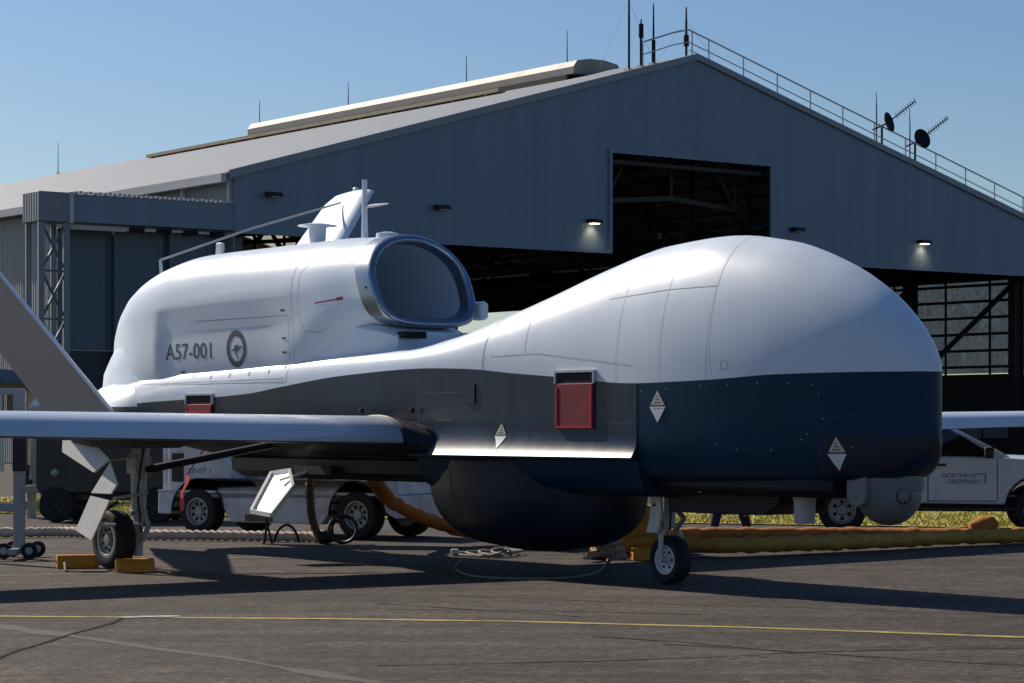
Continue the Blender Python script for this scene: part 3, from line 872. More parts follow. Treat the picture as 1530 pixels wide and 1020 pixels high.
part('side_scoop', 'white_paint', air, lambda b: b.box((-4.2, 0.77, 2.93), (0.24, 0.12, 0.22)), bevel=0.05)
part('spine_fitting', 'black_cable', air, lambda b: (b.box((-3.55, 0.42, 2.56), (0.16, 0.12, 0.13)), b.box((-3.3, 0.36, 2.63), (0.3, 0.1, 0.08))), bevel=0.02)
part('spine_blade', 'white_paint', air, lambda b: b.box((-3.9, 0.4, 2.58), (0.7, 0.05, 0.16)), bevel=0.015)
# tail shelf fairing
part('tail_fairing', 'white_paint', air, lambda b: b.loft([[(x, y, z) for y, z in ((-0.98 * s_, 1.84), (-0.86 * s_, 2.06), (-0.55 * s_, 2.2), (0.55 * s_, 2.2), (0.86 * s_, 2.06), (0.98 * s_, 1.84))] for x, s_ in ((-11.05, 0.5), (-10.9, 0.72), (-10.5, 0.9), (-10.0, 0.93), (-9.6, 0.86), (-9.2, 0.6))], True, True, True), smooth=True, angle=60)

part('nacelle_base_fairing', 'white_paint', air, lambda b: b.loft([[(x, -w_, 1.9), (x, -w_, zt_ - 0.45), (x, -w_ * 0.97, zt_ - 0.2), (x, -w_ * 0.82, zt_ - 0.05), (x, -w_ * 0.5, zt_), (x, w_ * 0.5, zt_), (x, w_ * 0.82, zt_ - 0.05), (x, w_ * 0.97, zt_ - 0.2), (x, w_, zt_ - 0.45), (x, w_, 1.9)] for x, w_, zt_ in ((-9.0, 0.64, 2.9), (-9.7, 0.66, 2.9), (-10.2, 0.64, 2.84), (-10.6, 0.60, 2.68), (-10.85, 0.56, 2.48), (-11.0, 0.50, 2.28))], True, True, True), smooth=True, angle=50)
bvh = BVHTree.FromPolygons([Vector(v) for v in hull.v], [f for f in hull.f if len(f) <= 4])
def on_side(x, z, off=0.005, side=-1):
    h = bvh.ray_cast(Vector((x, side * 4.0, z)), Vector((0, -side, 0)))
    if h[0] is None: return None
    return h[0] + Vector((0, side * off, 0))
def skin_poly(b, vs, fs, off=0.005):
    pts = [on_side(x, z, off) for x, z in vs]
    if any(p is None for p in pts):
        ok = [p for p in pts if p is not None]
        if not ok: return
        pts = [p if p is not None else Vector((vs[i][0], ok[0].y, vs[i][1])) for i, p in enumerate(pts)]
    b.add(pts, fs)
def skin_strip(b, path, w, off=0.004, step=0.06):
    P = [Vector((p[0], p[1])) for p in path]
    fine = []
    for i in range(len(P) - 1):
        k = max(1, int((P[i + 1] - P[i]).length / step))
        fine += [P[i].lerp(P[i + 1], j / k) for j in range(k)]
    fine.append(P[-1])
    L_, R_ = [], []
    for i, p in enumerate(fine):
        t = (fine[min(i + 1, len(fine) - 1)] - fine[max(0, i - 1)])
        if t.length < 1e-9: continue
        t.normalize(); nr = Vector((-t.y, t.x))
        a_ = on_side(p.x + nr.x * w / 2, p.y + nr.y * w / 2, off); c_ = on_side(p.x - nr.x * w / 2, p.y - nr.y * w / 2, off)
        if a_ is None or c_ is None: continue
        L_.append(a_); R_.append(c_)
    if len(L_) > 1: b.loft([L_, R_], False)
def rect(x0, z0, x1, z1): return [(x0, z0), (x1, z0), (x1, z1), (x0, z1)]
# panel seams
def seam(path, w=0.012, m='seam'):
    part('panel_seam', m, air, lambda b: skin_strip(b, path, w))
def hoop(x, w=0.012, m='seam_light', z1=None):
    p = upper(x)
    def fn(b):
        A_, B_ = [], []
        for q in p:
            if z1 and q[1] < z1: continue
            y, z = q[0], q[1]
            nrm = Vector((0, y / 0.78 ** 2, (z - f_zd(x)) / max(0.1, f_zt(x) - f_zd(x)) ** 2))
            nrm = nrm.normalized() * 0.004 if nrm.length > 1e-6 else Vector((0, 0, 0.004))
            for X_, L_ in ((x - w / 2, A_), (x + w / 2, B_)):
                u_ = upper(X_)[p.index(q)]
                L_.append((X_, -(u_[0] + nrm.y), u_[1] + nrm.z))
        b.loft([A_, B_], False)
    part('panel_seam', m, air, fn)
hoop(1.32, 0.007); hoop(0.68, 0.006); hoop(0.05, 0.006); hoop(-2.12, 0.009, 'seam')
seam([(-0.2, 2.86), (0.7, 2.92), (1.32, 2.93)], 0.008, 'seam_light')
seam([(-2.0, 2.33), (-1.2, 2.34), (-0.6, 2.28), (0.3, 2.19)], 0.008, 'seam_light')
seam([(-1.45, 2.7), (-1.42, 2.34)], 0.008, 'seam_light')
seam(rect(-9.0, 2.12, -5.95, 2.86)[0:1] + [(-5.95, 2.12), (-5.95, 2.9), (-8.1, 2.9)], 0.012, 'seam_light')
seam([(-9.6, 2.13), (-6.0, 2.16)], 0.010, 'seam_light')
seam([(-5.85, 2.3), (-5.85, 3.55)], 0.010, 'seam_light')
seam([(-5.7, 3.4), (-5.72, 2.9), (-5.6, 2.7), (-5.3, 2.68), (-5.1, 2.75)], 0.008, 'seam_light')
seam([(-5.7, 3.4), (-5.55, 3.52), (-5.2, 3.52)], 0.008, 'seam_light')
for x in (-0.05, -1.1, -2.0, -2.9): seam([(x, 2.0), (x, 1.56)], 0.006, 'marking_grey')
seam([(-0.9, 1.62), (0.35, 1.62)], 0.006, 'marking_grey'); seam([(-3.2, 1.95), (-2.35, 1.95)], 0.006, 'marking_grey')
# nose panel outlines
seam([(0.75, 1.94), (0.75, 1.5), (1.2, 1.42), (2.0, 1.36), (2.5, 1.44), (2.7, 1.6)], 0.006, 'seam_nose')
for x in (1.25, 1.6, 1.95): seam([(x, 1.97), (x, 1.52)], 0.006, 'seam_nose')
seam([(2.62, 2.04), (2.62, 1.12)], 0.008, 'seam_nose')
seam([(2.66, 1.99), (3.2, 1.93)], 0.006, 'seam_nose'); seam([(2.66, 1.66), (3.2, 1.72)], 0.006, 'seam_nose'); seam([(2.78, 1.46), (3.3, 1.6)], 0.006, 'seam_nose')
def fast(b):
    for x, z in ((0.45, 1.93), (0.8, 1.95), (1.25, 1.97), (1.6, 1.98), (1.95, 1.99), (2.3, 1.98), (2.55, 1.97), (2.62, 1.9), (2.66, 1.66), (2.5, 1.52), (2.44, 1.47), (2.1, 1.37), (1.7, 1.37), (1.45, 1.42), (2.8, 1.43), (2.95, 1.40), (3.15, 1.40), (1.0, 2.12), (1.5, 2.11), (2.0, 2.12), (2.4, 2.13), (2.55, 2.13), (2.75, 2.14), (2.9, 2.14)):
        vs = [(x + 0.007 * math.cos(k * math.pi / 3), z + 0.007 * math.sin(k * math.pi / 3)) for k in range(6)]
        skin_poly(b, vs, [tuple(range(6))], 0.006)
part('fasteners', 'label_pink', air, fast)['kind'] = 'stuff'
def fast2(b):
    for x, z in [(-8.2, 2.2), (-7.75, 2.17), (-7.3, 2.19), (-6.85, 2.2), (-6.4, 2.22), (-6.05, 2.28)]:
        skin_poly(b, rect(x, z, x + 0.025, z + 0.05), [(0, 1, 2, 3)], 0.006)
    for x, z in [(-6.1, 2.45), (-6.1, 2.62), (-6.1, 2.95), (-8.55, 2.26)]:
        skin_poly(b, rect(x, z, x + 0.1, z + 0.025), [(0, 1, 2, 3)], 0.006)
part('latch', 'marking_grey', air, fast2)
part('vent_ring', 'seam_light', air, lambda b: skin_strip(b, [(1.55 + 0.045 * math.cos(k * math.pi / 6), 2.17 + 0.045 * math.sin(k * math.pi / 6)) for k in range(13)], 0.008))
part('access_panel', 'slate_paint', air, lambda b: b.add([p + Vector((0, dy, 0)) for dy in (0.01, -0.012) for p in (Vector((-2.4, -0.775, 1.83)), Vector((-2.24, -0.775, 1.83)), Vector((-2.24, -0.775, 2.04)), Vector((-2.4, -0.775, 2.04)))], [(0, 1, 2, 3), (4, 5, 6, 7), (0, 1, 5, 4), (1, 2, 6, 5), (2, 3, 7, 6), (3, 0, 4, 7)]))
part('warning_stripe', 'cover_red', air, lambda b: skin_strip(b, [(-5.35, 3.02), (-4.85, 3.05)], 0.016))
part('warning_stripe', 'cover_red', air, lambda b: skin_strip(b, [(-4.92, 3.05), (-4.8, 3.056)], 0.035, 0.006))
part('stencil', 'hose_dark', air, lambda b: skin_strip(b, [(-2.95, 1.66), (-2.65, 1.66)], 0.018, 0.006))

# registration and roundel
tv, tf = text_mesh('A57-001', 0.285, 1.22, 0.003)
part('registration', 'marking_grey', air, lambda b: skin_poly(b, [(-8.30 + u_, 2.52 + v_) for u_, v_ in tv], tf, 0.0035))
def roundel():
    cx, cz, n = -7.165, 2.535, 40
    o = MB()
    for r0, r1 in ((0.155, 0.228),):
        vs = []
        for k in range(n):
            a_ = 2 * math.pi * k / n
            vs += [(cx + r0 * math.cos(a_), cz + r0 * math.sin(a_)), (cx + r1 * math.cos(a_), cz + r1 * math.sin(a_))]
        skin_poly(o, vs, [(2 * k, 2 * k + 1, (2 * k + 3) % (2 * n), (2 * k + 2) % (2 * n)) for k in range(n)], 0.0035)
    ring_o = o.build('roundel', 'marking_grey', air)
    kang = [(-0.135, -0.035), (-0.09, -0.01), (-0.06, 0.0), (-0.035, 0.035), (-0.005, 0.052), (0.03, 0.05), (0.055, 0.025), (0.085, 0.03), (0.10, 0.05), (0.105, 0.033), (0.128, 0.02), (0.125, 0.008),
            (0.09, 0.006), (0.065, -0.01), (0.07, -0.03), (0.05, -0.018), (0.025, -0.028), (0.0, -0.035), (-0.005, -0.06), (0.02, -0.085), (0.045, -0.115), (0.055, -0.135), (0.035, -0.122), (0.005, -0.092), (-0.03, -0.062), (-0.035, -0.03), (-0.06, -0.025), (-0.1, -0.03)]
    k_ = MB(); skin_poly(k_, [(cx + u_, cz + v_) for u_, v_ in kang], [tuple(range(len(kang)))], 0.0035)
    k_.build('kangaroo_emblem', 'marking_grey', ring_o)
roundel()
# warning diamonds
def diamond(x, z, h, asp=0.68, f=0.006):
    w = h * asp
    d_ = part('warning_label', 'label_white', air, lambda b: [skin_poly(b, [(x - w / 2 * (1 - k / 6), z - h * k / 12), (x + w / 2 * (1 - k / 6), z - h * k / 12), (x + w / 2 * (1 - (k + 1) / 6), z - h * (k + 1) / 12), (x - w / 2 * (1 - (k + 1) / 6), z - h * (k + 1) / 12)], [(0, 1, 2, 3)], f) for k in range(6)])
    part('warning_triangle', 'label_pink', d_, lambda b: skin_poly(b, [(x - w * 0.44, z + h * 0.05), (x + w * 0.44, z + h * 0.05), (x + w * .13, z + h * 0.36), (x, z + h * 0.5), (x - w * .13, z + h * .36)], [(0, 1, 2, 3, 4)], f))
    part('label_band', 'marking_grey', d_, lambda b: skin_poly(b, rect(x - w * 0.36, z - h * 0.0, x + w * 0.36, z + h * 0.045), [(0, 1, 2, 3)], f + 0.003))
    part('label_print', 'marking_grey', d_, lambda b: [skin_poly(b, rect(x - w * q, z + h * p, x + w * q, z + h * (p + 0.035)), [(0, 1, 2, 3)], f + 0.003) for q, p in ((0.2, 0.1), (0.12, 0.2), (0.06, 0.29))])
diamond(-1.78, 1.49, 0.27, 0.74); diamond(0.68, 1.78, 0.31, 0.74); diamond(2.80, 1.34, 0.31, 0.62, 0.014)
# red covers
def red_cover(x0, x1, z0, z1, zh):
    y = on_side((x0 + x1) / 2, (z0 + z1) / 2, 0).y
    c_ = part('inlet_cover', 'cover_red', air, lambda b: b.box(((x0 + x1) / 2, y - 0.012, (z0 + zh) / 2), (x1 - x0, 0.03, zh - z0)), bevel=0.008)
    part('cover_hem', 'flag_red', c_, lambda b: (b.box(((x0 + x1) / 2, y - 0.03, z0 + 0.015), (x1 - x0 - 0.02, 0.008, 0.02)), b.box((x0 + 0.02, y - 0.03, (z0 + zh) / 2), (0.02, 0.008, zh - z0 - 0.06)), b.box((x1 - 0.02, y - 0.03, (z0 + zh) / 2), (0.02, 0.008, zh - z0 - 0.06))))
    part('inlet_opening', 'black_hole', air, lambda b: b.box(((x0 + x1) / 2, y + 0.0, (zh + z1) / 2), (x1 - x0 - 0.03, 0.03, z1 - zh)))
    part('inlet_frame', 'gear_grey', air, lambda b: (b.box(((x0 + x1) / 2, y - 0.012, z1 + 0.012), (x1 - x0 + 0.04, 0.035, 0.022)), b.box((x1 + 0.008, y - 0.012, (zh + z1) / 2), (0.02, 0.035, z1 - zh)), b.box((x0 - 0.008, y - 0.012, (zh + z1) / 2), (0.02, 0.035, z1 - zh))))
red_cover(-0.86, -0.27, 1.565, 2.13, 2.02)
red_cover(-8.22, -7.6, 1.75, 1.97, 1.86)

# wings
def airfoil(n=22):
    pts = []
    xs_ = [0.5 * (1 - math.cos(math.pi * k / n)) for k in range(n + 1)]
    th = lambda x: 5 * (0.2969 * math.sqrt(x) - 0.126 * x - 0.3516 * x**2 + 0.2843 * x**3 - 0.1036 * x**4)
    cam_ = lambda x: 0.08 * x * (1 - x)
    up = [(x, th(x) * 1.78, cam_(x)) for x in xs_]
    lo = [(x, -th(x) * 0.22, cam_(x)) for x in xs_[1:-1]]
    return up + lo[::-1]
AF = airfoil()
def wing_sec(y, xle, c_, zc, t=0.178):
    return [(xle - p[0] * c_, y, zc + (p[1] * t + p[2] * 0.5) * c_) for p in AF]
def wle(y): return -3.2 - 0.10 * (y - 0.9)
def wch(y): return 1.82 - 1.05 * y / 20
def wz(y): return 1.405 + 0.019 * (y - 0.9)
for sgn in (-1, 1):
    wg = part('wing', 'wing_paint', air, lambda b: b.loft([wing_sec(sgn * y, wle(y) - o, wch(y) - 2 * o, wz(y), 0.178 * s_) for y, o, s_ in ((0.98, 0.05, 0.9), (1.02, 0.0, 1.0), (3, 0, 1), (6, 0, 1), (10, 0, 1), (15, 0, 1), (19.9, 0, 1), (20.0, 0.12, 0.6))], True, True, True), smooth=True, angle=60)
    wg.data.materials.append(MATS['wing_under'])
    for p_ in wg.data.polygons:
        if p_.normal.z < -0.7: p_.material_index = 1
    part('flap_seam', 'seam_light', wg, lambda b: b.loft([[(wle(y) - wch(y) * 0.72, sgn * y, wz(y) + 0.093 * wch(y) / 1.0 + k) for y in (1.2, 10, 18)] for k in (0.0, 0.004)], False))
    part('wing_root_fairing', 'belly_dark', air, lambda b: b.loft([wing_sec(sgn * y, x, c_, z, t) for y, x, c_, z, t in ((0.60, -2.62, 3.0, 1.25, 0.14), (0.80, -2.80, 2.7, 1.28, 0.145), (0.90, -3.0, 2.3, 1.34, 0.16), (0.985, -3.17, 1.88, 1.40, 0.182), (1.005, -3.2, 1.82, 1.403, 0.178))], True, True, True), smooth=True, angle=60)
    part('wing_fillet', 'wing_paint', air, lambda b: b.loft([wing_sec(sgn * y, -3.28 - o, 1.4, 1.47, t) for y, o, t in ((0.98, 0.10, 0.12), (1.02, 0.05, 0.165), (1.12, 0.03, 0.17), (1.25, 0.08, 0.15), (1.4, 0.14, 0.1))], True, True, True), smooth=True, angle=60)
part('lifting_eye', 'black_cable', air, lambda b: [b.lathe([(0.0, -0.03), (0.028, -0.02), (0.03, 0.0), (0.02, 0.03), (0.0, 0.035)], 10, Matrix.Translation(p)) for p in ((-3.3, -0.84, 1.76), (-4.25, -0.86, 1.76))], smooth=True)
# tail fins (V)
for sgn in (-1, 1):
    def tf_(b):
        rings = []
        for Y, c_, t in ((0.86, 1.84, 0.10), (1.0, 1.80, 0.10), (2.0, 1.66, 0.10), (3.5, 1.16, 0.105), (3.6, 1.0, 0.07)):
            xl, z = -9.4 - 0.288 * Y, 0.41 + 1.268 * Y
            nn = Vector((0, -1.268 * sgn, 1)).normalized()
            rings.append([Vector((xl - p[0] * c_, sgn * Y, z)) + nn * p[1] * t * c_ for p in AF])
        b.loft(rings, True, True, True)
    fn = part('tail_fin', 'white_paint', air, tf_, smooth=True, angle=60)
    fn.data.materials.append(MATS['fin_shade_grey'])
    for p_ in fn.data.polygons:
        if p_.normal.z < 0.0 and p_.normal.x < 0.75: p_.material_index = 1  # shade painted in: down-facing sides of the white fins turned grey
    part('fin_tip_light', 'white_paint', fn, lambda b: b.box((-10.9, sgn * 3.6, 5.0), (0.08, 0.08, 0.12)), bevel=0.02)
# antennas on the nacelle
part('pitot_mast', 'white_paint', air, lambda b: (b.tube([(-5.51, 0.05, 3.78), (-5.51, 0.05, 4.2), (-5.51, 0.05, 4.52)], [0.042, 0.032, 0.03], 10)), smooth=True)
part('pitot_probe', 'can_white', air, lambda b: b.tube([(-5.5, 0.05, 4.2), (-5.3, 0.05, 4.2), (-5.02, 0.05, 4.2)], [0.022, 0.02, 0.008], 8), smooth=True)
part('disc_antenna', 'white_paint', air, lambda b: (b.lathe([(0.02, 0.262), (0.1, 0.26), (0.24, 0.235), (0.245, 0.225), (0.11, 0.21), (0.10, 0.0)], 24, Matrix.Translation((-6.45, 0.0, 3.80)))), smooth=True, angle=50)
part('blade_antenna', 'can_white', air, lambda b: b.prism([(-0.08, 0), (0.08, 0), (0.08, 0.2), (-0.06, 0.2)], Matrix(((1, 0, 0, -8.75), (0, 0, 1, -0.02), (0, 1, 0, 3.76), (0, 0, 0, 1))), 0.05), bevel=0.012)
part('dome_antenna', 'white_paint', air, lambda b: (b.lathe([(0.14, -0.03), (0.13, 0.03), (0.05, 0.045), (0.0, 0.046)], 16, Matrix.Translation((-5.0, 0.02, 3.82)))), smooth=True)
part('wire_antenna_post', 'can_white', air, lambda b: b.tube([(-10.22, 0.0, 3.5), (-10.28, 0.0, 3.82)], [0.028, 0.02], 8))
part('wire_antenna', 'galv', air, lambda b: b.tube([(-10.28, 0.0, 3.82), (-10.55, 1.6, 4.34), (-10.85, 3.3, 4.82)], 0.014, 6))
# belly radome
def radome(b):
    rings = []
    for k in range(15):
        s_ = k / 14
        z = 1.22 - 0.96 * s_
        r = max(0.02, (1 - s_ ** 3.6)) ** (1 / 2.5)
        sh = -0.10 * s_
        rings.append([(-2.15 - sh + (1.62 if math.cos(t) < 0 else 1.5) * r * spow(math.cos(t), 0.95), 0.80 * r * spow(math.sin(t), 0.9), z) for t in [2 * math.pi * j / 40 for j in range(40)]])
    b.loft(rings, True, False, True)
part('belly_radome', 'radome_navy', air, radome, smooth=True, angle=60)
def rad_pt(s_, t):
    z = 1.22 - 0.96 * s_; r = max(0.02, (1 - s_ ** 3.6)) ** (1 / 2.5) * 1.004; sh = -0.10 * s_
    return (-2.15 - sh + (1.62 if math.cos(t) < 0 else 1.5) * r * spow(math.cos(t), 0.95), 0.80 * r * spow(math.sin(t), 0.9), z)
part('radome_seam', 'seam_nose', air, lambda b: b.loft([[rad_pt(s_, 2 * math.pi * j / 60) for j in range(60)] for s_ in (0.40, 0.408)], True))
part('radome_seam', 'seam_nose', air, lambda b: b.loft([[rad_pt(k / 20, t) for k in range(2, 18)] for t in (R(250), R(250.6))], False))
# chin pod under the nose
part('chin_pod', 'belly_dark', air, lambda b: b.loft([[(x, -w_, 1.12), (x, -w_ * 1.02, 1.0), (x, -w_ * 0.86, 0.93), (x, w_ * 0.86, 0.93), (x, w_ * 1.02, 1.0), (x, w_, 1.12)] for x, w_ in ((-0.05, 0.50), (0.6, 0.52), (1.8, 0.50), (2.45, 0.44), (2.62, 0.36))], True, True, True), bevel=0.02)
part('pod_tray', 'dark_radome', air, lambda b: b.loft([[(x, -0.27, 0.935), (x, -0.25, zb), (x, 0.25, zb), (x, 0.27, 0.935)] for x, zb in ((0.28, 0.74), (1.0, 0.735), (1.62, 0.745), (1.82, 0.86))], True, True, True), bevel=0.015)
part('drain_mast', 'can_white', air, lambda b: b.tube([(0.95, -0.46, 1.06), (0.95, -0.47, 0.95)], [0.018, 0.014], 6))
part('small_blade', 'dark_radome', air, lambda b: b.prism([(-0.1, 0), (0.1, 0), (0.06, -0.17), (-0.07, -0.17)], Matrix(((1, 0, 0, 1.98), (0, 0, 1, 0.1), (0, 1, 0, 0.935), (0, 0, 0, 1))), 0.03))
part('can_antenna', 'can_white', air, lambda b: b.lathe([(0.117, 0.0), (0.117, 0.03), (0.105, 0.05), (0.098, 0.255), (0.085, 0.27), (0.0, 0.272)], 28, Matrix.Translation((2.02, -0.12, 0.945)) @ Matrix.Rotation(math.pi, 4, 'X')), smooth=True, angle=50)
tr_ = part('sensor_turret', 'turret_grey', air, lambda b: b.lathe([(0.0, -0.30)] + [(0.30 * math.sin(t), -0.30 * math.cos(t)) for t in [math.pi * k / 16 for k in range(1, 16)]] + [(0.0, 0.30)], 36, Matrix.Translation((2.98, 0, 0.985)) @ Matrix.Rotation(R(90), 4, 'X'), False, False), smooth=True, angle=60)
part('turret_yoke', 'turret_grey', tr_, lambda b: b.prism([(-0.13, 0.16), (0.13, 0.16), (0.13, -0.02), (0.09, -0.1), (0.0, -0.13), (-0.09, -0.1), (-0.13, -0.02)], Matrix(((1, 0, 0, 2.90), (0, 0, 1, -0.345), (0, 1, 0, 0.98), (0, 0, 0, 1))), 0.07), bevel=0.02)
part('turret_lens', 'lens', tr_, lambda b: b.lathe([(0.075, 0.272), (0.075, 0.292), (0.0, 0.294)], 20, Matrix.Translation((2.98, 0, 0.985)) @ Matrix.Rotation(R(-20), 4, 'Z') @ Matrix.Rotation(R(95), 4, 'Y')), smooth=True)
part('turret_collar', 'turret_grey', tr_, lambda b: b.lathe([(0.31, 0.0), (0.32, 0.05), (0.32, 0.14), (0.30, 0.16)], 32, Matrix.Translation((2.98, 0, 1.0))), smooth=True)
part('sensor_window', 'lens', tr_, lambda b: b.box((3.02, -0.285, 1.06), (0.07, 0.05, 0.08)), bevel=0.01)

# landing gear
def wheel(name, x, y, r, w, rim_r, hubm, parent, spokes):
    wh = part(name, 'tyre', parent, lambda b: b.lathe([(rim_r, -w * 0.42), (r * 0.86, -w * 0.5), (r * 0.96, -w * 0.40), (r, -w * 0.18), (r, w * 0.18), (r * 0.96, w * 0.40), (r * 0.86, w * 0.5), (rim_r, w * 0.42)], 40, Matrix.Translation((x, y, r)) @ Matrix.Rotation(R(90), 4, 'X'), False, False), smooth=True, angle=50)
    Mx = Matrix.Translation((x, y, r)) @ Matrix.Rotation(R(90), 4, 'X')
    h_ = part('rim', hubm, wh, lambda b: (b.lathe([(rim_r + 0.004, -w * 0.40), (rim_r + 0.004, w * 0.43), (rim_r * 0.86, w * 0.42), (rim_r * 0.8, w * 0.30), (rim_r * 0.35, w * 0.26), (rim_r * 0.3, w * 0.4), (0.0, w * 0.42)], 32, Mx)), smooth=True, angle=40)
    for k in range(spokes):
        a_ = 2 * math.pi * k / spokes
        part('rim_bolt' if spokes > 7 else 'rim_slot', 'black_hole', h_, lambda b: b.lathe([(rim_r * 0.10, w * 0.25), (rim_r * 0.10, w * 0.315)], 8, Mx @ Matrix.Translation((rim_r * 0.58 * math.cos(a_), rim_r * 0.58 * math.sin(a_), 0))))
    return wh
for sgn in (-1, 1):
    y0 = sgn * 3.2
    wheel('main_wheel', -5.7, y0, 0.33, 0.24, 0.20, 'hub_grey', air, 9)
    part('main_strut', 'gear_grey', air, lambda b: (b.tube([(-5.63, sgn * 2.93, 0.62), (-5.62, sgn * 2.93, 1.1), (-5.55, sgn * 2.93, 1.52)], [0.085, 0.095, 0.11], 12), b.tube([(-5.64, sgn * 2.93, 0.14), (-5.63, sgn * 2.93, 0.64)], 0.055, 12), b.tube([(-5.70, sgn * 2.9, 0.33), (-5.70, sgn * 3.14, 0.33)], 0.05, 10), b.bar((-5.70, sgn * 2.94, 0.33), (-5.62, sgn * 2.94, 0.36), 0.1, 0.12), b.box((-5.62, sgn * 2.93, 1.16), (0.2, 0.2, 0.2))), smooth=True)
    part('hydraulic_line', 'black_cable', air, lambda b: b.tube([(-5.52, sgn * 2.96, 0.40), (-5.50, sgn * 2.99, 0.62), (-5.53, sgn * 3.0, 0.85), (-5.50, sgn * 2.98, 1.1), (-5.46, sgn * 2.95, 1.4)], 0.012, 6))
    part('torque_link', 'gear_grey', air, lambda b: (b.bar((-5.53, sgn * 2.93, 0.66), (-5.40, sgn * 2.93, 0.48), 0.05, 0.03), b.bar((-5.40, sgn * 2.93, 0.48), (-5.55, sgn * 2.93, 0.30), 0.05, 0.03)))
    part('strut_collar', 'steel', air, lambda b: b.lathe([(0.075, -0.03), (0.1, -0.025), (0.1, 0.025), (0.075, 0.03)], 16, Matrix.Translation((-5.63, sgn * 2.93, 0.62))), smooth=True, angle=40)
    part('gear_placard', 'label_white', air, lambda b: b.box((-5.535, sgn * 2.965, 0.95), (0.01, 0.06, 0.08)))
    part('drag_brace', 'black_cable', air, lambda b: b.tube([(-5.55, sgn * 2.9, 1.10), (-5.1, sgn * 1.5, 1.38)], 0.045, 8))
    part('gear_pod', 'belly_dark', air, lambda b: b.loft([[(x, y0 + a_ * w_, z - h_ * c_) for a_, c_ in ((-1, 0), (-0.8, 1), (0.8, 1), (1, 0), (0.7, -0.25), (-0.7, -0.25))] for x, w_, z, h_ in ((-4.2, 0.25, 1.45, 0.02), (-4.8, 0.38, 1.47, 0.12), (-5.6, 0.40, 1.5, 0.14), (-6.2, 0.3, 1.5, 0.1), (-6.7, 0.1, 1.53, 0.04))], True, True, True), smooth=True, angle=60)
    def yy(z): return sgn * (3.55 - 0.25 * (z - 0.5))
    for poly in ([(-6.65, 1.42), (-5.97, 1.43), (-5.45, 1.22), (-5.75, 1.07), (-6.60, 1.29)], [(-5.42, 1.19), (-5.15, 0.96), (-5.25, 0.845), (-5.70, 0.845)], [(-5.70, 0.815), (-5.25, 0.775), (-5.46, 0.335), (-5.87, 0.43)]):
        def gd(b):
            a_ = [Vector((px, yy(pz), pz)) for px, pz in poly]
            n_ = Vector((0, sgn * 1.0, 0.3)).normalized() * 0.022
            b.loft([a_, [p + n_ for p in a_]], True, True, True)
        part('gear_door', 'door_grey', air, gd)
    part('door_rod', 'gear_grey', air, lambda b: (b.tube([(-5.4, sgn * 2.95, 0.85), (-5.2, yy(0.8), 0.8)], 0.018, 6), b.tube([(-5.6, sgn * 2.95, 1.25), (-5.7, yy(1.2), 1.2)], 0.018, 6), b.tube([(-5.5, sgn * 2.95, 0.5), (-5.45, yy(0.5), 0.5)], 0.018, 6)))
wheel('nose_wheel', 0.0, 0.0, 0.245, 0.19, 0.145, 'hub_white', air, 6)
part('nose_strut', 'gear_grey', air, lambda b: (b.tube([(-0.02, 0.0, 0.56), (0.0, 0, 1.1)], 0.06, 12), b.tube([(0, -0.13, 0.245), (0, -0.13, 0.50), (0, -0.05, 0.58)], 0.028, 8), b.tube([(0, 0.13, 0.245), (0, 0.13, 0.50), (0, 0.05, 0.58)], 0.028, 8), b.tube([(0, -0.15, 0.245), (0, 0.15, 0.245)], 0.03, 10)), smooth=True)
def ngd(b):
    out = []
    for k in range(9):
        t = k / 8
        z = 0.52 + 0.43 * t; x = -0.07 + 0.07 * math.sin(t * 2.6)
        out.append((x, z))
    w_ = 0.16
    A_ = [[(x - w_ / 2, -0.20, z), (x + w_ / 2, -0.20, z), (x + w_ / 2, -0.17, z), (x - w_ / 2, -0.17, z)] for x, z in out]
    b.loft(A_, True, True, True)
part('torque_link', 'steel', air, lambda b: (b.bar((0.06, 0, 0.78), (0.2, 0, 0.66), 0.05, 0.025), b.bar((0.2, 0, 0.66), (0.07, 0, 0.54), 0.05, 0.025)))
part('steering_line', 'black_cable', air, lambda b: b.tube([(0.06, -0.06, 0.55), (0.1, -0.09, 0.72), (0.07, -0.07, 0.9), (0.06, -0.04, 1.05)], 0.01, 6))
part('nose_gear_door', 'hub_white', air, ngd, smooth=True, angle=35)
part('door_bolt', 'black_hole', air, lambda b: b.box((-0.02, -0.203, 0.80), (0.03, 0.012, 0.03)))
part('gear_bay', 'black_hole', air, lambda b: b.box((-0.55, -0.48, 1.0), (0.3, 0.2, 0.2)), bevel=0.05)
# open belly hatch
hc = [Vector((-6.37, -0.70, 1.01)), Vector((-5.97, -0.70, 1.05)), Vector((-5.63, -0.87, 0.87)), Vector((-5.43, -1.30, 0.55)), Vector((-5.86, -1.30, 0.58))]
def hatch(b):
    n_ = (hc[1] - hc[0]).cross(hc[3] - hc[0]).normalized()
    if n_.y > 0: n_ = -n_
    b.loft([hc, [p - n_ * 0.02 for p in hc]], True, True, True)
    for i in range(5):
        p, q = hc[i], hc[(i + 1) % 5]
        b.bar(p + n_ * 0.02, q + n_ * 0.02, 0.03, 0.05)
part('access_hatch', 'hatch_white', air, hatch)
part('hatch_stay', 'gear_grey', air, lambda b: (b.bar((-5.8, -0.75, 1.0), (-5.4, -0.5, 1.15), 0.12, 0.03), b.tube([(-5.9, -0.9, 0.95), (-5.7, -0.5, 1.1)], 0.012, 6)))
part('hatch_bay', 'black_hole', air, lambda b: b.box((-5.5, -0.45, 1.075), (0.8, 0.5, 0.1)))
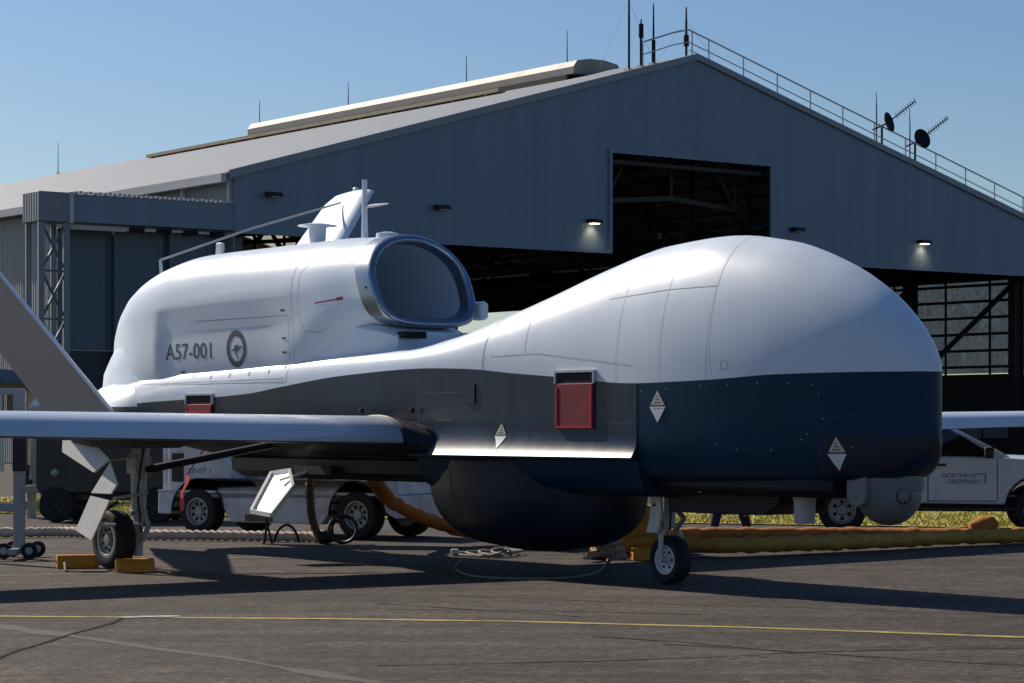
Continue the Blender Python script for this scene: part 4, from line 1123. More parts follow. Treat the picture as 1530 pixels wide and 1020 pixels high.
part('aft_belly_pod', 'belly_dark', air, lambda b: b.loft([[(x, -0.62 * s_, 1.2), (x, -0.6 * s_, 1.05), (x, -0.4 * s_, 0.96 + 0.1 * (1 - s_)), (x, 0.4 * s_, 0.96 + 0.1 * (1 - s_)), (x, 0.6 * s_, 1.05), (x, 0.62 * s_, 1.2)] for x, s_ in ((-7.9, 0.5), (-7.5, 0.95), (-5.0, 1.0), (-3.3, 1.0))], True, True, True), smooth=True, angle=50)
sb_ = part('remove_flag', 'flag_red', air, lambda b: b.loft([[(-7.9 + 0.03 * math.sin(k), -1.0 - 0.012 * k, 0.98 - 0.055 * k), (-7.82 + 0.05 * math.sin(k + 0.6), -1.0 - 0.012 * k, 0.98 - 0.055 * k), (-7.82 + 0.05 * math.sin(k + 0.6), -1.006 - 0.012 * k, 0.98 - 0.055 * k), (-7.9 + 0.03 * math.sin(k), -1.006 - 0.012 * k, 0.98 - 0.055 * k)] for k in range(9)], True, True, True), smooth=True, angle=60)
part('flag_cord', 'flag_red', sb_, lambda b: b.tube([(-7.86, -1.0, 0.98), (-7.8, -0.8, 1.3)], 0.008, 5))

# ================================================================== GROUND EQUIPMENT
# wheel chocks
def chock(x, y, rz, lab, ln=0.5, h=0.15):
    c = empty('wheel_chock', (x, y, 0), rz)
    tag(c, lab, 'wheel chock', 'orange wheel chocks')
    part('chock_block', 'chock_orange', c, lambda b: b.prism([(-0.09, 0), (0.09, 0), (0.09, h * 0.55), (0.05, h), (-0.05, h), (-0.09, h * 0.55)], Matrix(((0, 0, 1, -ln / 2), (1, 0, 0, 0), (0, 1, 0, 0.001), (0, 0, 0, 1))), ln), bevel=0.012)
    for s_ in (-1, 1):
        part('end_hole', 'black_hole', c, lambda b: b.lathe([(0.025, -0.004), (0.025, 0.004)], 12, Matrix.Translation((s_ * (ln / 2 + 0.001), 0, h * 0.5)) @ Matrix.Rotation(R(90), 4, 'Y')))
    return c
LA = math.atan2(0.62, 0.79)
chock(-4.10, 26.18, R(12), 'orange wheel chock in front of the left main wheel', 0.42)
chock(-4.86, 26.95, R(14), 'orange wheel chock behind the left main wheel', 0.46)
chock(1.12, 29.05, R(10), 'leftmost of the two orange chocks beside the grey net behind the nose wheel', 0.34)
chock(1.58, 28.45, R(8), 'orange chock right behind the nose wheel strut', 0.34)
rp = empty('chock_rope', (-4.45, 26.5, 0)); tag(rp, 'pale rope joining the two orange chocks of the main wheel', 'rope')
part('rope_strand', 'rope', rp, lambda b: b.tube([(-0.5, 0.15, 0.08), (-0.42, -0.25, 0.02), (-0.2, -0.4, 0.012), (0.05, -0.42, 0.012), (0.2, -0.38, 0.06)], 0.012, 6))

# corrugated beige hose lying along the ground up to the belly
def corrugated(path, r, pitch=0.11, depth=0.28, n=12):
    P = [Vector(p) for p in path]
    # catmull-rom
    pts = []
    for i in range(len(P) - 1):
        p0, p1, p2, p3 = P[max(0, i - 1)], P[i], P[i + 1], P[min(len(P) - 1, i + 2)]
        k = max(2, int((p2 - p1).length / (pitch / 2)))
        for j in range(k):
            t = j / k
            pts.append(0.5 * ((2 * p1) + (p2 - p0) * t + (2 * p0 - 5 * p1 + 4 * p2 - p3) * t * t + (3 * p1 - p0 - 3 * p2 + p3) * t ** 3))
    pts.append(P[-1])
    b = MB(); b.tube(pts, [r * (1 - depth * (i % 2)) for i in range(len(pts))], n)
    return b
h1 = empty('air_hose', (-4.0, 33.0, 0)); tag(h1, 'beige ribbed air hose lying on the tarmac behind the main wheel', 'hose')
o_ = Vector((-4.0, 33.0, 0))
corrugated([Vector(p) - o_ for p in ((-11, 34.6, .08), (-7.3, 34.2, .08), (-6.3, 34.25, .085), (-5.2, 33.5, .08), (-4.0, 33.2, .08), (-3.2, 32.95, .08), (-2.72, 32.8, .08), (-2.55, 32.6, .085))], 0.078).build('ground_run', 'hose_beige', h1, True, 80)
corrugated([Vector(p) - o_ for p in ((-2.62, 32.62, .10), (-2.68, 32.3, .35), (-2.66, 31.7, .75), (-2.60, 31.2, 1.06))], 0.062).build('hanging_run', 'hose_dark', h1, True, 80)
part('coupling', 'black_cable', h1, lambda b: b.lathe([(0.085, -0.1), (0.1, -0.08), (0.1, 0.08), (0.085, 0.1)], 16, Matrix.Translation(Vector((-2.52, 32.55, 0.1)) - o_) @ Matrix.Rotation(R(80), 4, 'Y')), smooth=True)
cc = empty('cable_coil', (-2.28, 32.45, 0)); tag(cc, 'black cable coil standing at the end of the beige hose', 'cable')
part('coil_loop', 'black_cable', cc, lambda b: b.tube([(0.19 * math.cos(t), 0.03 * math.sin(3 * t), 0.2 + 0.18 * math.sin(t)) for t in [2 * math.pi * k / 24 for k in range(25)]], 0.022, 6), smooth=True)
part('coil_loop', 'black_cable', cc, lambda b: b.tube([(0.02 + 0.17 * math.cos(t), 0.06 + 0.03 * math.sin(2 * t), 0.19 + 0.17 * math.sin(t)) for t in [2 * math.pi * k / 24 for k in range(25)]], 0.02, 6), smooth=True)
ts = empty('cable_stand', (-3.25, 32.3, 0)); tag(ts, 'small black stand and bent cable under the open belly hatch', 'stand')
part('stand_leg', 'black_cable', ts, lambda b: b.tube([(-0.08, 0, 0.0), (-0.04, 0, 0.22), (-0.04, 0, 0.36)], 0.018, 6))
part('stand_leg', 'black_cable', ts, lambda b: b.tube([(0.03, 0.05, 0.0), (-0.02, 0, 0.22), (-0.04, 0.01, 0.36)], 0.016, 6))
part('bent_cable', 'black_cable', ts, lambda b: b.tube([(0.05 + 0.34 * t, 0.1, 0.02 + 0.24 * math.sin(math.pi * t) ** 0.6) for t in [k / 12 for k in range(13)]], 0.018, 6), smooth=True)

# yellow ventilation ducts
def flatduct(path, rx, rz, name, m, root, n=14):
    P = [Vector(p) for p in path]
    pts = []
    for i in range(len(P) - 1):
        p0, p1, p2, p3 = P[max(0, i - 1)], P[i], P[i + 1], P[min(len(P) - 1, i + 2)]
        k = max(3, int((p2 - p1).length / 0.09))
        for j in range(k):
            t = j / k
            pts.append(0.5 * ((2 * p1) + (p2 - p0) * t + (2 * p0 - 5 * p1 + 4 * p2 - p3) * t * t + (3 * p1 - p0 - 3 * p2 + p3) * t ** 3))
    pts.append(P[-1])
    rings = []
    for i, p in enumerate(pts):
        t = (pts[min(i + 1, len(pts) - 1)] - pts[max(i - 1, 0)]).normalized()
        sd = t.cross(Vector((0, 0, 1))).normalized(); up = sd.cross(t)
        w = 1 + 0.07 * math.sin(i * 1.3) + random.uniform(-0.06, 0.06) - (0.12 if i % 3 == 0 else 0)
        rings.append([p + sd * rx * w * math.cos(2 * math.pi * j / n) + up * rz * w * math.sin(2 * math.pi * j / n) for j in range(n)])
    b = MB(); b.loft(rings, True, True, True)
    return b.build(name, m, root, True, 70)
d0 = empty('ventilation_duct', (0, 31, 0)); tag(d0, 'orange fabric duct sloping from the belly to the ground left of the radome', 'duct')
od = Vector((0, 31, 0))
flatduct([Vector(p) - od for p in ((-1.70, 29.6, 1.02), (-1.66, 29.9, 0.85), (-1.5, 30.5, 0.62), (-1.05, 31.3, 0.36), (-0.45, 32.0, 0.15), (0.3, 32.0, 0.12), (1.1, 31.2, 0.12))], 0.11, 0.085, 'duct_sleeve', 'duct_orange', d0)
part('duct_flange', 'black_cable', d0, lambda b: b.lathe([(0.15, -0.06), (0.17, -0.05), (0.17, 0.05), (0.15, 0.06)], 20, Matrix.Translation(Vector((-1.70, 29.6, 1.0)) - od)), smooth=True)
d1 = empty('ventilation_duct', (4, 30, 0)); tag(d1, 'long yellow brown fabric duct lying nearest the camera under the nose', 'duct')
o1 = Vector((4, 30, 0))
flatduct([Vector(p) - o1 for p in ((1.25, 30.6, 0.16), (1.75, 29.7, 0.15), (2.5, 29.3, 0.14), (3.5, 29.9, 0.13), (4.8, 30.9, 0.12), (6.1, 32.0, 0.12), (7.5, 32.3, 0.12), (9.5, 32.3, 0.12))], 0.13, 0.10, 'duct_sleeve', 'duct_yellow', d1)
d2 = empty('ventilation_duct', (4, 33, 0)); tag(d2, 'thinner orange duct lying just behind the long yellow duct', 'duct')
o2 = Vector((4, 33, 0))
flatduct([Vector(p) - o2 for p in ((1.3, 32.2, 0.1), (2.3, 33.1, 0.10), (4.0, 33.4, 0.10), (5.8, 33.2, 0.10), (6.5, 33.0, 0.12), (6.9, 33.3, 0.1), (9.5, 33.6, 0.1))], 0.12, 0.09, 'duct_sleeve', 'duct_orange', d2)
part('duct_knot', 'duct_orange', d2, lambda b: b.lathe([(0.0, -0.22), (0.09, -0.18), (0.14, 0), (0.1, 0.16), (0.0, 0.22)], 12, Matrix.Translation((2.45, -0.05, 0.22)) @ Matrix.Rotation(R(80), 4, 'Y')), smooth=True)
# yellow drum behind the nose leg
dr = empty('yellow_drum', (1.62, 30.2, 0)); tag(dr, 'short yellow drum lying on its side behind the nose gear leg', 'drum')
Md = Matrix.Translation((0, 0, 0.30)) @ Matrix.Rotation(R(62), 4, 'Z') @ Matrix.Rotation(R(90), 4, 'Y')
part('drum_shell', 'duct_yellow', dr, lambda b: b.lathe([(0.22, -0.3), (0.29, -0.26), (0.30, -0.1), (0.28, -0.08), (0.30, -0.06), (0.30, 0.1), (0.28, 0.12), (0.30, 0.14), (0.29, 0.27), (0.22, 0.3)], 24, Md), smooth=True, angle=50)
part('drum_strap', 'black_cable', dr, lambda b: b.lathe([(0.303, -0.02), (0.306, -0.01), (0.306, 0.02), (0.303, 0.03)], 24, Md))

# crumpled grey net hanging on a cord from the nose gear bay
nt_ = empty('cargo_net', (1.22, 28.75, 0)); tag(nt_, 'crumpled grey net bundle on the ground between the two orange chocks', 'net')
def blob(b):
    rings = []
    for i in range(13):
        s_ = i / 12
        z = 0.30 * (1 - s_) ** 1.1 + 0.01
        r = 0.02 + 0.17 * s_ ** 0.7
        rings.append([(r * 1.2 * math.cos(t) * (1 + 0.22 * math.sin(5 * t + i)) - 0.12 * s_, r * math.sin(t) * (1 + 0.2 * math.sin(4 * t + 2 * i)), z + 0.03 * math.sin(3 * t + i * 1.7)) for t in [2 * math.pi * j / 20 for j in range(20)]])
    b.loft(rings, True, True, True)
part('net_bundle', 'rope', nt_, blob, smooth=True, angle=60)
part('hanging_cord', 'galv', nt_, lambda b: b.tube([(0.02, 0.0, 0.28), (0.06, -1.6, 0.55), (0.05, -3.4, 0.92), (0.06, -4.05, 1.08)], 0.014, 6))
gc = empty('ground_cable', (0, 26, 0)); tag(gc, 'thin pale cable looping over the tarmac shadow under the radome', 'cable')
corrugated([(1.15, 2.7, 0.02), (0.95, 0.2, 0.016), (0.62, -0.9, 0.016), (0.1, -1.15, 0.016), (-0.4, -0.7, 0.016), (-0.62, 0.6, 0.016), (-0.6, 2.2, 0.016)], 0.011, 0.12, 0.0, 6).build('cable_run', 'rope', gc, True, 80)
ck = empty('tie_down_kit', (-0.42, 29.6, 0)); tag(ck, 'flat heap of pale straps and fittings on the ground left of the radome', 'straps')
for k in range(4):
    part('strap_loop', 'rope', ck, lambda b: b.tube([(0.3 * math.cos(t) * (1 - 0.12 * k) + 0.12 * k, 0.5 * math.sin(t) + 0.15 * math.sin(2 * t + k), 0.02 + 0.012 * k) for t in [2 * math.pi * j / 18 for j in range(19)]], 0.016, 5))
part('strap_hook', 'hub_white', ck, lambda b: b.box((-0.28, -0.1, 0.05), (0.1, 0.08, 0.07)), bevel=0.02)
part('strap_hook', 'hub_white', ck, lambda b: b.box((0.2, -0.55, 0.04), (0.28, 0.1, 0.03)), bevel=0.01)

# steel frame stand behind the left wing
st = empty('steel_stand', (-5.96, 28.85, 0)); tag(st, 'tall grey steel frame stand on casters below the left wing', 'stand')
part('upright', 'steel', st, lambda b: b.box((0.06, 0, 1.05), (0.13, 0.1, 1.98)), bevel=0.008)
part('upright', 'steel', st, lambda b: b.box((-1.0, 0, 1.05), (0.13, 0.1, 1.98)), bevel=0.008)
part('cross_rail', 'steel', st, lambda b: b.box((-0.47, 0, 0.62), (0.93, 0.06, 0.1)), bevel=0.006)
part('cross_rail', 'steel', st, lambda b: b.box((-0.47, 0, 2.0), (1.2, 0.06, 0.08)), bevel=0.006)
part('base_beam', 'steel', st, lambda b: b.box((0.06, 0, 0.1), (0.10, 0.9, 0.07)), bevel=0.006)
part('sleeve', 'plastic_black', st, lambda b: b.box((0.07, -0.01, 1.3), (0.16, 0.13, 0.5)), bevel=0.01)
part('jack_tube', 'galv', st, lambda b: b.tube([(0.2, 0.02, 0.95), (0.22, 0.02, 1.5)], 0.02, 8))
for x, y in ((0.2, -0.1), (-0.1, -0.12), (0.2, 0.4), (-0.1, 0.42)):
    cs = part('caster', 'tyre', st, lambda b: b.lathe([(0.045, -0.025), (0.095, -0.025), (0.1, 0), (0.095, 0.025), (0.045, 0.025)], 20, Matrix.Translation((x, y, 0.1)) @ Matrix.Rotation(R(90), 4, 'X'), False, False), smooth=True)
    part('caster_hub', 'galv', cs, lambda b: b.lathe([(0.046, -0.027), (0.046, 0.027)], 14, Matrix.Translation((x, y, 0.1)) @ Matrix.Rotation(R(90), 4, 'X')))
    part('caster_fork', 'steel', cs, lambda b: b.bar((x, y + 0.03, 0.1), (0.06, y + 0.03, 0.12), 0.02, 0.06))

# ------------------------------------------------------------------ road wheels shared by the vehicles
def road_wheel(parent, x, y, r=0.35, w=0.24, rim=0.21, side=-1, m='hub_white', spokes=6):
    Mx = Matrix.Translation((x, y, r)) @ Matrix.Rotation(R(90) if side < 0 else R(-90), 4, 'X')
    t = part('wheel', 'tyre', parent, lambda b: b.lathe([(rim, -w / 2), (r * 0.9, -w / 2), (r * 0.98, -w * 0.38), (r, -w * 0.2), (r, w * 0.2), (r * 0.98, w * 0.38), (r * 0.9, w / 2), (rim, w / 2)], 36, Mx, False, False), smooth=True, angle=45)
    rm_ = part('rim', m, t, lambda b: b.lathe([(rim + 0.004, -w * 0.4), (rim + 0.004, w * 0.49), (rim * 0.9, w * 0.5), (rim * 0.82, w * 0.3), (rim * 0.4, w * 0.26), (rim * 0.32, w * 0.36), (0.0, w * 0.37)], 32, Mx), smooth=True, angle=35)
    for k in range(spokes):
        a_ = 2 * math.pi * (k + 0.5) / spokes
        part('rim_slot', 'black_hole', t, lambda b: b.prism([(rim * 0.46, -rim * 0.09), (rim * 0.76, -rim * 0.17), (rim * 0.76, rim * 0.17), (rim * 0.46, rim * 0.09)], Mx @ Matrix.Rotation(a_, 4, 'Z') @ Matrix.Translation((0, 0, w * 0.255)), w * 0.035))
    return t
XZ = lambda y: Matrix(((1, 0, 0, 0), (0, 0, 1, y), (0, 1, 0, 0), (0, 0, 0, 1)))
def arc(cx, cz, r, a0, a1, n=10): return [(cx + r * math.cos(R(a0 + (a1 - a0) * k / n)), cz + r * math.sin(R(a0 + (a1 - a0) * k / n))) for k in range(n + 1)]
def pickup(loc, rz, label, group, logo):
    u = empty('pickup_truck', loc, rz); tag(u, label, 'pickup truck', group)
    HW = 0.87
    fb = [(0.5, 0.46), (2.33, 0.44)] + arc(2.82, 0.40, 0.46, 175, 8) + [(3.62, 0.44), (3.72, 0.60), (3.71, 0.86), (3.62, 0.98), (3.2, 1.06), (2.45, 1.12), (2.2, 1.13), (0.5, 1.14)]
    part('body', 'ute_white', u, lambda b: b.prism(fb, XZ(-HW), 2 * HW), bevel=0.035, segs=3)
    part('bonnet', 'ute_white', u, lambda b: b.loft([[(x, -0.70, z - 0.02), (x, -0.5, z + 0.03), (x, 0.5, z + 0.03), (x, 0.70, z - 0.02)] for x, z in ((2.40, 1.13), (2.9, 1.11), (3.35, 1.05), (3.6, 0.99))], False), smooth=True)
    def cab(b):
        base = [(0.52, -0.84, 1.11), (2.46, -0.80, 1.11), (2.46, 0.80, 1.11), (0.52, 0.84, 1.11)]
        mid = [(0.58, -0.78, 1.40), (1.86, -0.75, 1.43), (1.86, 0.75, 1.43), (0.58, 0.78, 1.40)]
        top = [(0.66, -0.69, 1.72), (1.30, -0.68, 1.74), (1.30, 0.68, 1.74), (0.66, 0.69, 1.72)]
        b.loft([base, mid, top], True, True, True)
    part('cab', 'ute_white', u, cab, bevel=0.04, segs=3)
    def sy(z): return 0.84 - (z - 1.11) * 0.235
    for sd in (-1, 1):
        dr_ = part('door', 'ute_white', u, lambda b: b.prism([(1.26, 0.50), (2.22, 0.50), (2.24, 1.09), (1.26, 1.11)], XZ(sd * (HW + 0.006) - 0.004), 0.008))
        part('door_gap', 'plastic_black', dr_, lambda b: (b.box((1.245, sd * (HW + 0.001), 0.8), (0.012, 0.006, 0.62)), b.box((2.245, sd * (HW + 0.001), 0.8), (0.012, 0.006, 0.58)), b.box((1.74, sd * (HW + 0.001), 0.49), (1.0, 0.006, 0.012))))
        part('handle', 'plastic_black', dr_, lambda b: b.box((1.40, sd * (HW + 0.03), 1.02), (0.22, 0.04, 0.035)), bevel=0.012)
        def pane(pts):
            return lambda b: b.add([(x, sd * (sy(z) + 0.008), z) for x, z in pts] + [(x, sd * (sy(z) - 0.01), z) for x, z in pts], [tuple(range(len(pts))), tuple(range(2 * len(pts) - 1, len(pts) - 1, -1))] + [(i, (i + 1) % len(pts), len(pts) + (i + 1) % len(pts), len(pts) + i) for i in range(len(pts))])
        part('side_window', 'glass_dark', u, pane([(1.30, 1.15), (2.20, 1.14), (2.10, 1.22), (1.78, 1.42), (1.38, 1.64), (1.30, 1.65)]))
        part('rear_quarter_window', 'glass_dark', u, pane([(0.72, 1.18), (1.18, 1.16), (1.18, 1.65), (0.78, 1.65)]))
        part('mirror', 'plastic_black', u, lambda b: (b.box((2.12, sd * 0.99, 1.20), (0.13, 0.2, 0.16)), b.bar((2.14, sd * 0.82, 1.14), (2.12, sd * 0.95, 1.17), 0.05, 0.05)), bevel=0.025)
        part('side_step', 'plastic_black', u, lambda b: b.box((1.5, sd * 0.83, 0.37), (2.0, 0.12, 0.06)), bevel=0.02)
        part('arch_trim', 'plastic_black', u, lambda b: b.loft([[(2.82 + 0.46 * math.cos(t), sd * (HW + 0.008), 0.40 + 0.46 * math.sin(t)) for t in [math.pi * k / 16 for k in range(17)]], [(2.82 + 0.43 * math.cos(t), sd * (HW - 0.06), 0.40 + 0.43 * math.sin(t)) for t in [math.pi * k / 16 for k in range(17)]]], False), smooth=True)
        part('headlight', 'headlamp', u, lambda b: b.prism([(3.36, 0.84), (3.70, 0.80), (3.67, 0.95), (3.40, 0.98)], XZ(sd * (HW - 0.01) - 0.012), 0.024), bevel=0.006)
        part('tail_light', 'tail_red', u, lambda b: b.box((-1.33, sd * 0.78, 0.98), (0.05, 0.12, 0.26)), bevel=0.01)
    part('windscreen', 'glass_dark', u, lambda b: b.add([(2.40, -0.72, 1.165), (2.40, 0.72, 1.165), (1.90, 0.68, 1.43), (1.37, 0.62, 1.715), (1.37, -0.62, 1.715), (1.90, -0.68, 1.43)], [(0, 1, 2, 5), (5, 2, 3, 4)]))
    tray_p = [(-1.32, 0.66), (-0.46, 0.66)] + arc(0, 0.40, 0.47, 145, 35) + [(0.46, 0.60), (0.46, 1.16), (-1.32, 1.16)]
    part('tray', 'ute_white', u, lambda b: b.prism(tray_p, XZ(-HW), 2 * HW), bevel=0.03)
    part('tray_floor', 'plastic_black', u, lambda b: b.box((-0.43, 0, 1.163), (1.66, 1.6, 0.012)))
    part('front_bumper', 'ute_white', u, lambda b: b.box((3.72, 0, 0.62), (0.14, 1.66, 0.28)), bevel=0.05)
    part('grille', 'plastic_black', u, lambda b: b.box((3.74, 0, 0.86), (0.06, 1.0, 0.2)), bevel=0.02)
    part('rear_bumper', 'steel', u, lambda b: b.box((-1.4, 0, 0.6), (0.1, 1.5, 0.12)), bevel=0.02)
    part('chassis', 'plastic_black', u, lambda b: b.box((1.15, 0, 0.46), (4.7, 0.9, 0.16)))
    part('aerial', 'plastic_black', u, lambda b: b.tube([(0.9, 0.0, 1.73), (0.8, 0.0, 1.95)], 0.008, 5))
    for x in (0, 2.82):
        for sd in (-1, 1): road_wheel(u, x, sd * 0.77, 0.35, 0.25, 0.205, sd, 'hub_grey')
    if logo:
        for tx, z, x0 in (('NORTHROP', 0.86, 1.70), ('GRUMMAN', 0.775, 1.76)):
            tv, tf = text_mesh(tx, 0.094, 1.0, 0.0)
            part('lettering', 'logo_blue', u, lambda b: b.add([(x0 + p, -(HW + 0.013), z + q) for p, q in tv], tf))
        part('logo_bracket', 'logo_blue', u, lambda b: b.add([(1.96, -(HW + 0.013), 0.895), (2.08, -(HW + 0.013), 0.895), (2.08, -(HW + 0.013), 0.74), (2.065, -(HW + 0.013), 0.74), (2.065, -(HW + 0.013), 0.882), (1.96, -(HW + 0.013), 0.882)], [(0, 1, 4, 5), (1, 2, 3, 4)]))
    return u
pickup((4.98, 36.33, 0), R(-8), 'white pickup truck with blue company lettering behind the drone nose', None, True)
pickup((-16.2, 50.5, 0), R(4), 'white pickup truck parked far left under the dark flat shelter', None, False)

# white tow tractor behind the belly hatch
tg = empty('tow_tractor', (-4.2, 35.7, 0), R(-31)); tag(tg, 'white tow tractor with grey wheels parked behind the open belly hatch', 'tow tractor')
part('hull', 'tug_white', tg, lambda b: b.prism([(-0.75, 0.3), (-0.52, 0.3)] + arc(0, 0.34, 0.47, 175, 5) + [(0.6, 0.2), (2.2, 0.2)] + arc(2.81, 0.34, 0.47, 175, 5) + [(3.45, 0.3), (3.5, 0.62), (-0.75, 0.62)], XZ(-0.72), 1.44), bevel=0.02)
part('cab', 'tug_white', tg, lambda b: b.prism([(-0.6, 0.62), (0.55, 0.62), (0.50, 1.02), (0.15, 1.45), (-0.6, 1.47)], XZ(-0.66), 1.32), bevel=0.03)
part('cab_window', 'glass_dark', tg, lambda b: b.box((-0.42, -0.665, 0.98), (0.22, 0.02, 0.42)), bevel=0.01)
part('roll_post', 'tug_white', tg, lambda b: b.box((-0.68, -0.60, 0.95), (0.08, 0.08, 1.2)), bevel=0.01)
part('engine_hood', 'tug_white', tg, lambda b: b.box((2.85, 0, 0.80), (1.1, 1.2, 0.36)), bevel=0.03)
part('battery_box', 'plastic_black', tg, lambda b: b.box((2.1, -0.45, 0.78), (0.34, 0.35, 0.32)), bevel=0.02)
part('tank', 'turret_grey', tg, lambda b: b.lathe([(0.0, -0.62), (0.14, -0.6), (0.18, -0.52), (0.18, 0.52), (0.14, 0.6), (0.0, 0.62)], 20, Matrix.Translation((1.25, -0.3, 0.80)) @ Matrix.Rotation(R(90), 4, 'Y')), smooth=True, angle=50)
part('side_vent', 'plastic_black', tg, lambda b: b.box((1.05, -0.724, 0.46), (0.05, 0.015, 0.16)))
part('tool_box', 'hose_dark', tg, lambda b: b.box((1.1, -0.70, 0.27), (0.5, 0.06, 0.1)), bevel=0.01)
part('deck_rail', 'galv', tg, lambda b: b.box((1.35, -0.70, 0.635), (4.2, 0.05, 0.04)))
for x in (0.0, 2.81):
    part('fender', 'plastic_black', tg, lambda b: b.loft([[(x + 0.47 * math.cos(t), y, 0.34 + 0.47 * math.sin(t)) for t in [math.pi * k / 14 for k in range(15)]] for y in (-0.76, -0.4)], False), smooth=True)
    for sd in (-1, 1): road_wheel(tg, x, sd * 0.62, 0.345, 0.26, 0.20, sd, 'hub_grey', 8)
tv, tf = text_mesh('UNIT 1', 0.115, 1.2, 0.0)
part('lettering', 'marking_grey', tg, lambda b: b.add([(0.0 + p, -0.664, 0.93 + q) for p, q in tv], tf))

# dark equipment trailer and pale pillar on the left
et = empty('equipment_trailer', (-6.6, 40.3, 0), R(-4)); tag(et, 'dark olive equipment trailer behind the left main wheel', 'trailer')
part('housing', 'olive_dark', et, lambda b: b.prism([(-1.15, 0.48), (1.15, 0.48), (1.2, 0.6), (1.2, 1.55), (1.0, 1.72), (-1.0, 1.72), (-1.2, 1.5), (-1.2, 0.6)], XZ(-0.75), 1.5), bevel=0.05)
part('housing_door', 'olive_dark', et, lambda b: b.box((0.1, -0.757, 1.05), (0.9, 0.02, 0.8)), bevel=0.006)
part('door_latch', 'galv', et, lambda b: b.box((-0.45, -0.775, 1.1), (0.04, 0.03, 0.1)))
part('hitch_fitting', 'galv', et, lambda b: b.lathe([(0.0, -0.08), (0.05, -0.05), (0.08, 0), (0.03, 0.06), (0.0, 0.07)], 10, Matrix.Translation((-0.85, -0.8, 0.82))), smooth=True)
part('chassis', 'plastic_black', et, lambda b: b.box((0, 0, 0.42), (2.3, 1.2, 0.12)))
part('drawbar', 'black_cable', et, lambda b: b.tube([(-1.1, -0.3, 0.4), (-0.6, -0.75, 0.3), (-0.1, -0.8, 0.14), (0.2, -0.8, 0.35)], 0.03, 6))
for x in (-0.85, 0.85):
    for sd in (-1, 1): road_wheel(et, x, sd * 0.66, 0.30, 0.22, 0.14, sd, 'plastic_black', 5)
pl = empty('pale_pillar', (-8.15, 41.6, 0)); tag(pl, 'pale beige pillar cabinet with pointed white cap on a low platform far left', 'cabinet')
part('pillar_body', 'beige_panel', pl, lambda b: b.box((0, 0, 1.25), (0.30, 0.30, 1.35)), bevel=0.01)
part('pillar_cap', 'hatch_white', pl, lambda b: b.loft([[(-0.14, -0.14, 1.93), (0.14, -0.14, 1.93), (0.14, 0.14, 1.93), (-0.14, 0.14, 1.93)], [(-0.01, -0.01, 2.22), (0.01, -0.01, 2.22), (0.01, 0.01, 2.22), (-0.01, 0.01, 2.22)]], True, True, True))
part('platform', 'beige_panel', pl, lambda b: b.box((0.05, -0.1, 0.50), (0.62, 0.7, 0.12)), bevel=0.01)
part('platform_post', 'galv', pl, lambda b: b.box((-0.12, -0.1, 0.22), (0.08, 0.4, 0.44)))
part('side_unit', 'plastic_black', pl, lambda b: b.box((-0.22, -0.05, 0.75), (0.22, 0.3, 0.36)), bevel=0.02)
sh = empty('flat_shelter', (-11.0, 49.2, 0)); tag(sh, 'dark flat roofed shelter on pale posts at the far left edge', 'shelter')
part('shelter_roof', 'door_dark', sh, lambda b: b.prism([(-5.0, 2.5), (1.0, 2.32), (1.1, 2.42), (0.9, 2.72), (-5.0, 2.82)], XZ(-2.5), 5.0), bevel=0.02)
for x in (-4.6, -2.0, 0.75):
    for y in (-2.2, 2.2): part('shelter_post', 'trim_pale', sh, lambda b: b.box((x, y, 1.2), (0.14, 0.14, 2.42)))
part('cabinet', 'can_white', sh, lambda b: b.box((0.95, -2.35, 1.5), (0.3, 0.3, 1.6)), bevel=0.01)
part('junction_box', 'hose_dark', sh, lambda b: b.box((1.28, -2.3, 1.95), (0.2, 0.2, 0.6)), bevel=0.02)
for x, y, m, w, h, lab in ((-2.25, 49.5, 'tug_white', 0.55, 0.42, 'white crate on the far apron seen under the belly'), (-1.75, 50.2, 'hose_dark', 0.6, 0.34, 'brown crate on the far apron right of the white crate')):
    c = empty('crate', (x, y, 0), R(15)); tag(c, lab, 'crate')
    part('crate_body', m, c, lambda b: b.box((0, 0, h / 2 + 0.06), (w, 0.5, h)), bevel=0.01)
    part('crate_lid', m, c, lambda b: b.box((0, 0, h + 0.08), (w + 0.04, 0.54, 0.035)), bevel=0.008)
    for sx in (-1, 1): part('skid', 'hose_dark', c, lambda b: b.box((sx * w * 0.35, 0, 0.03), (0.08, 0.5, 0.06)))

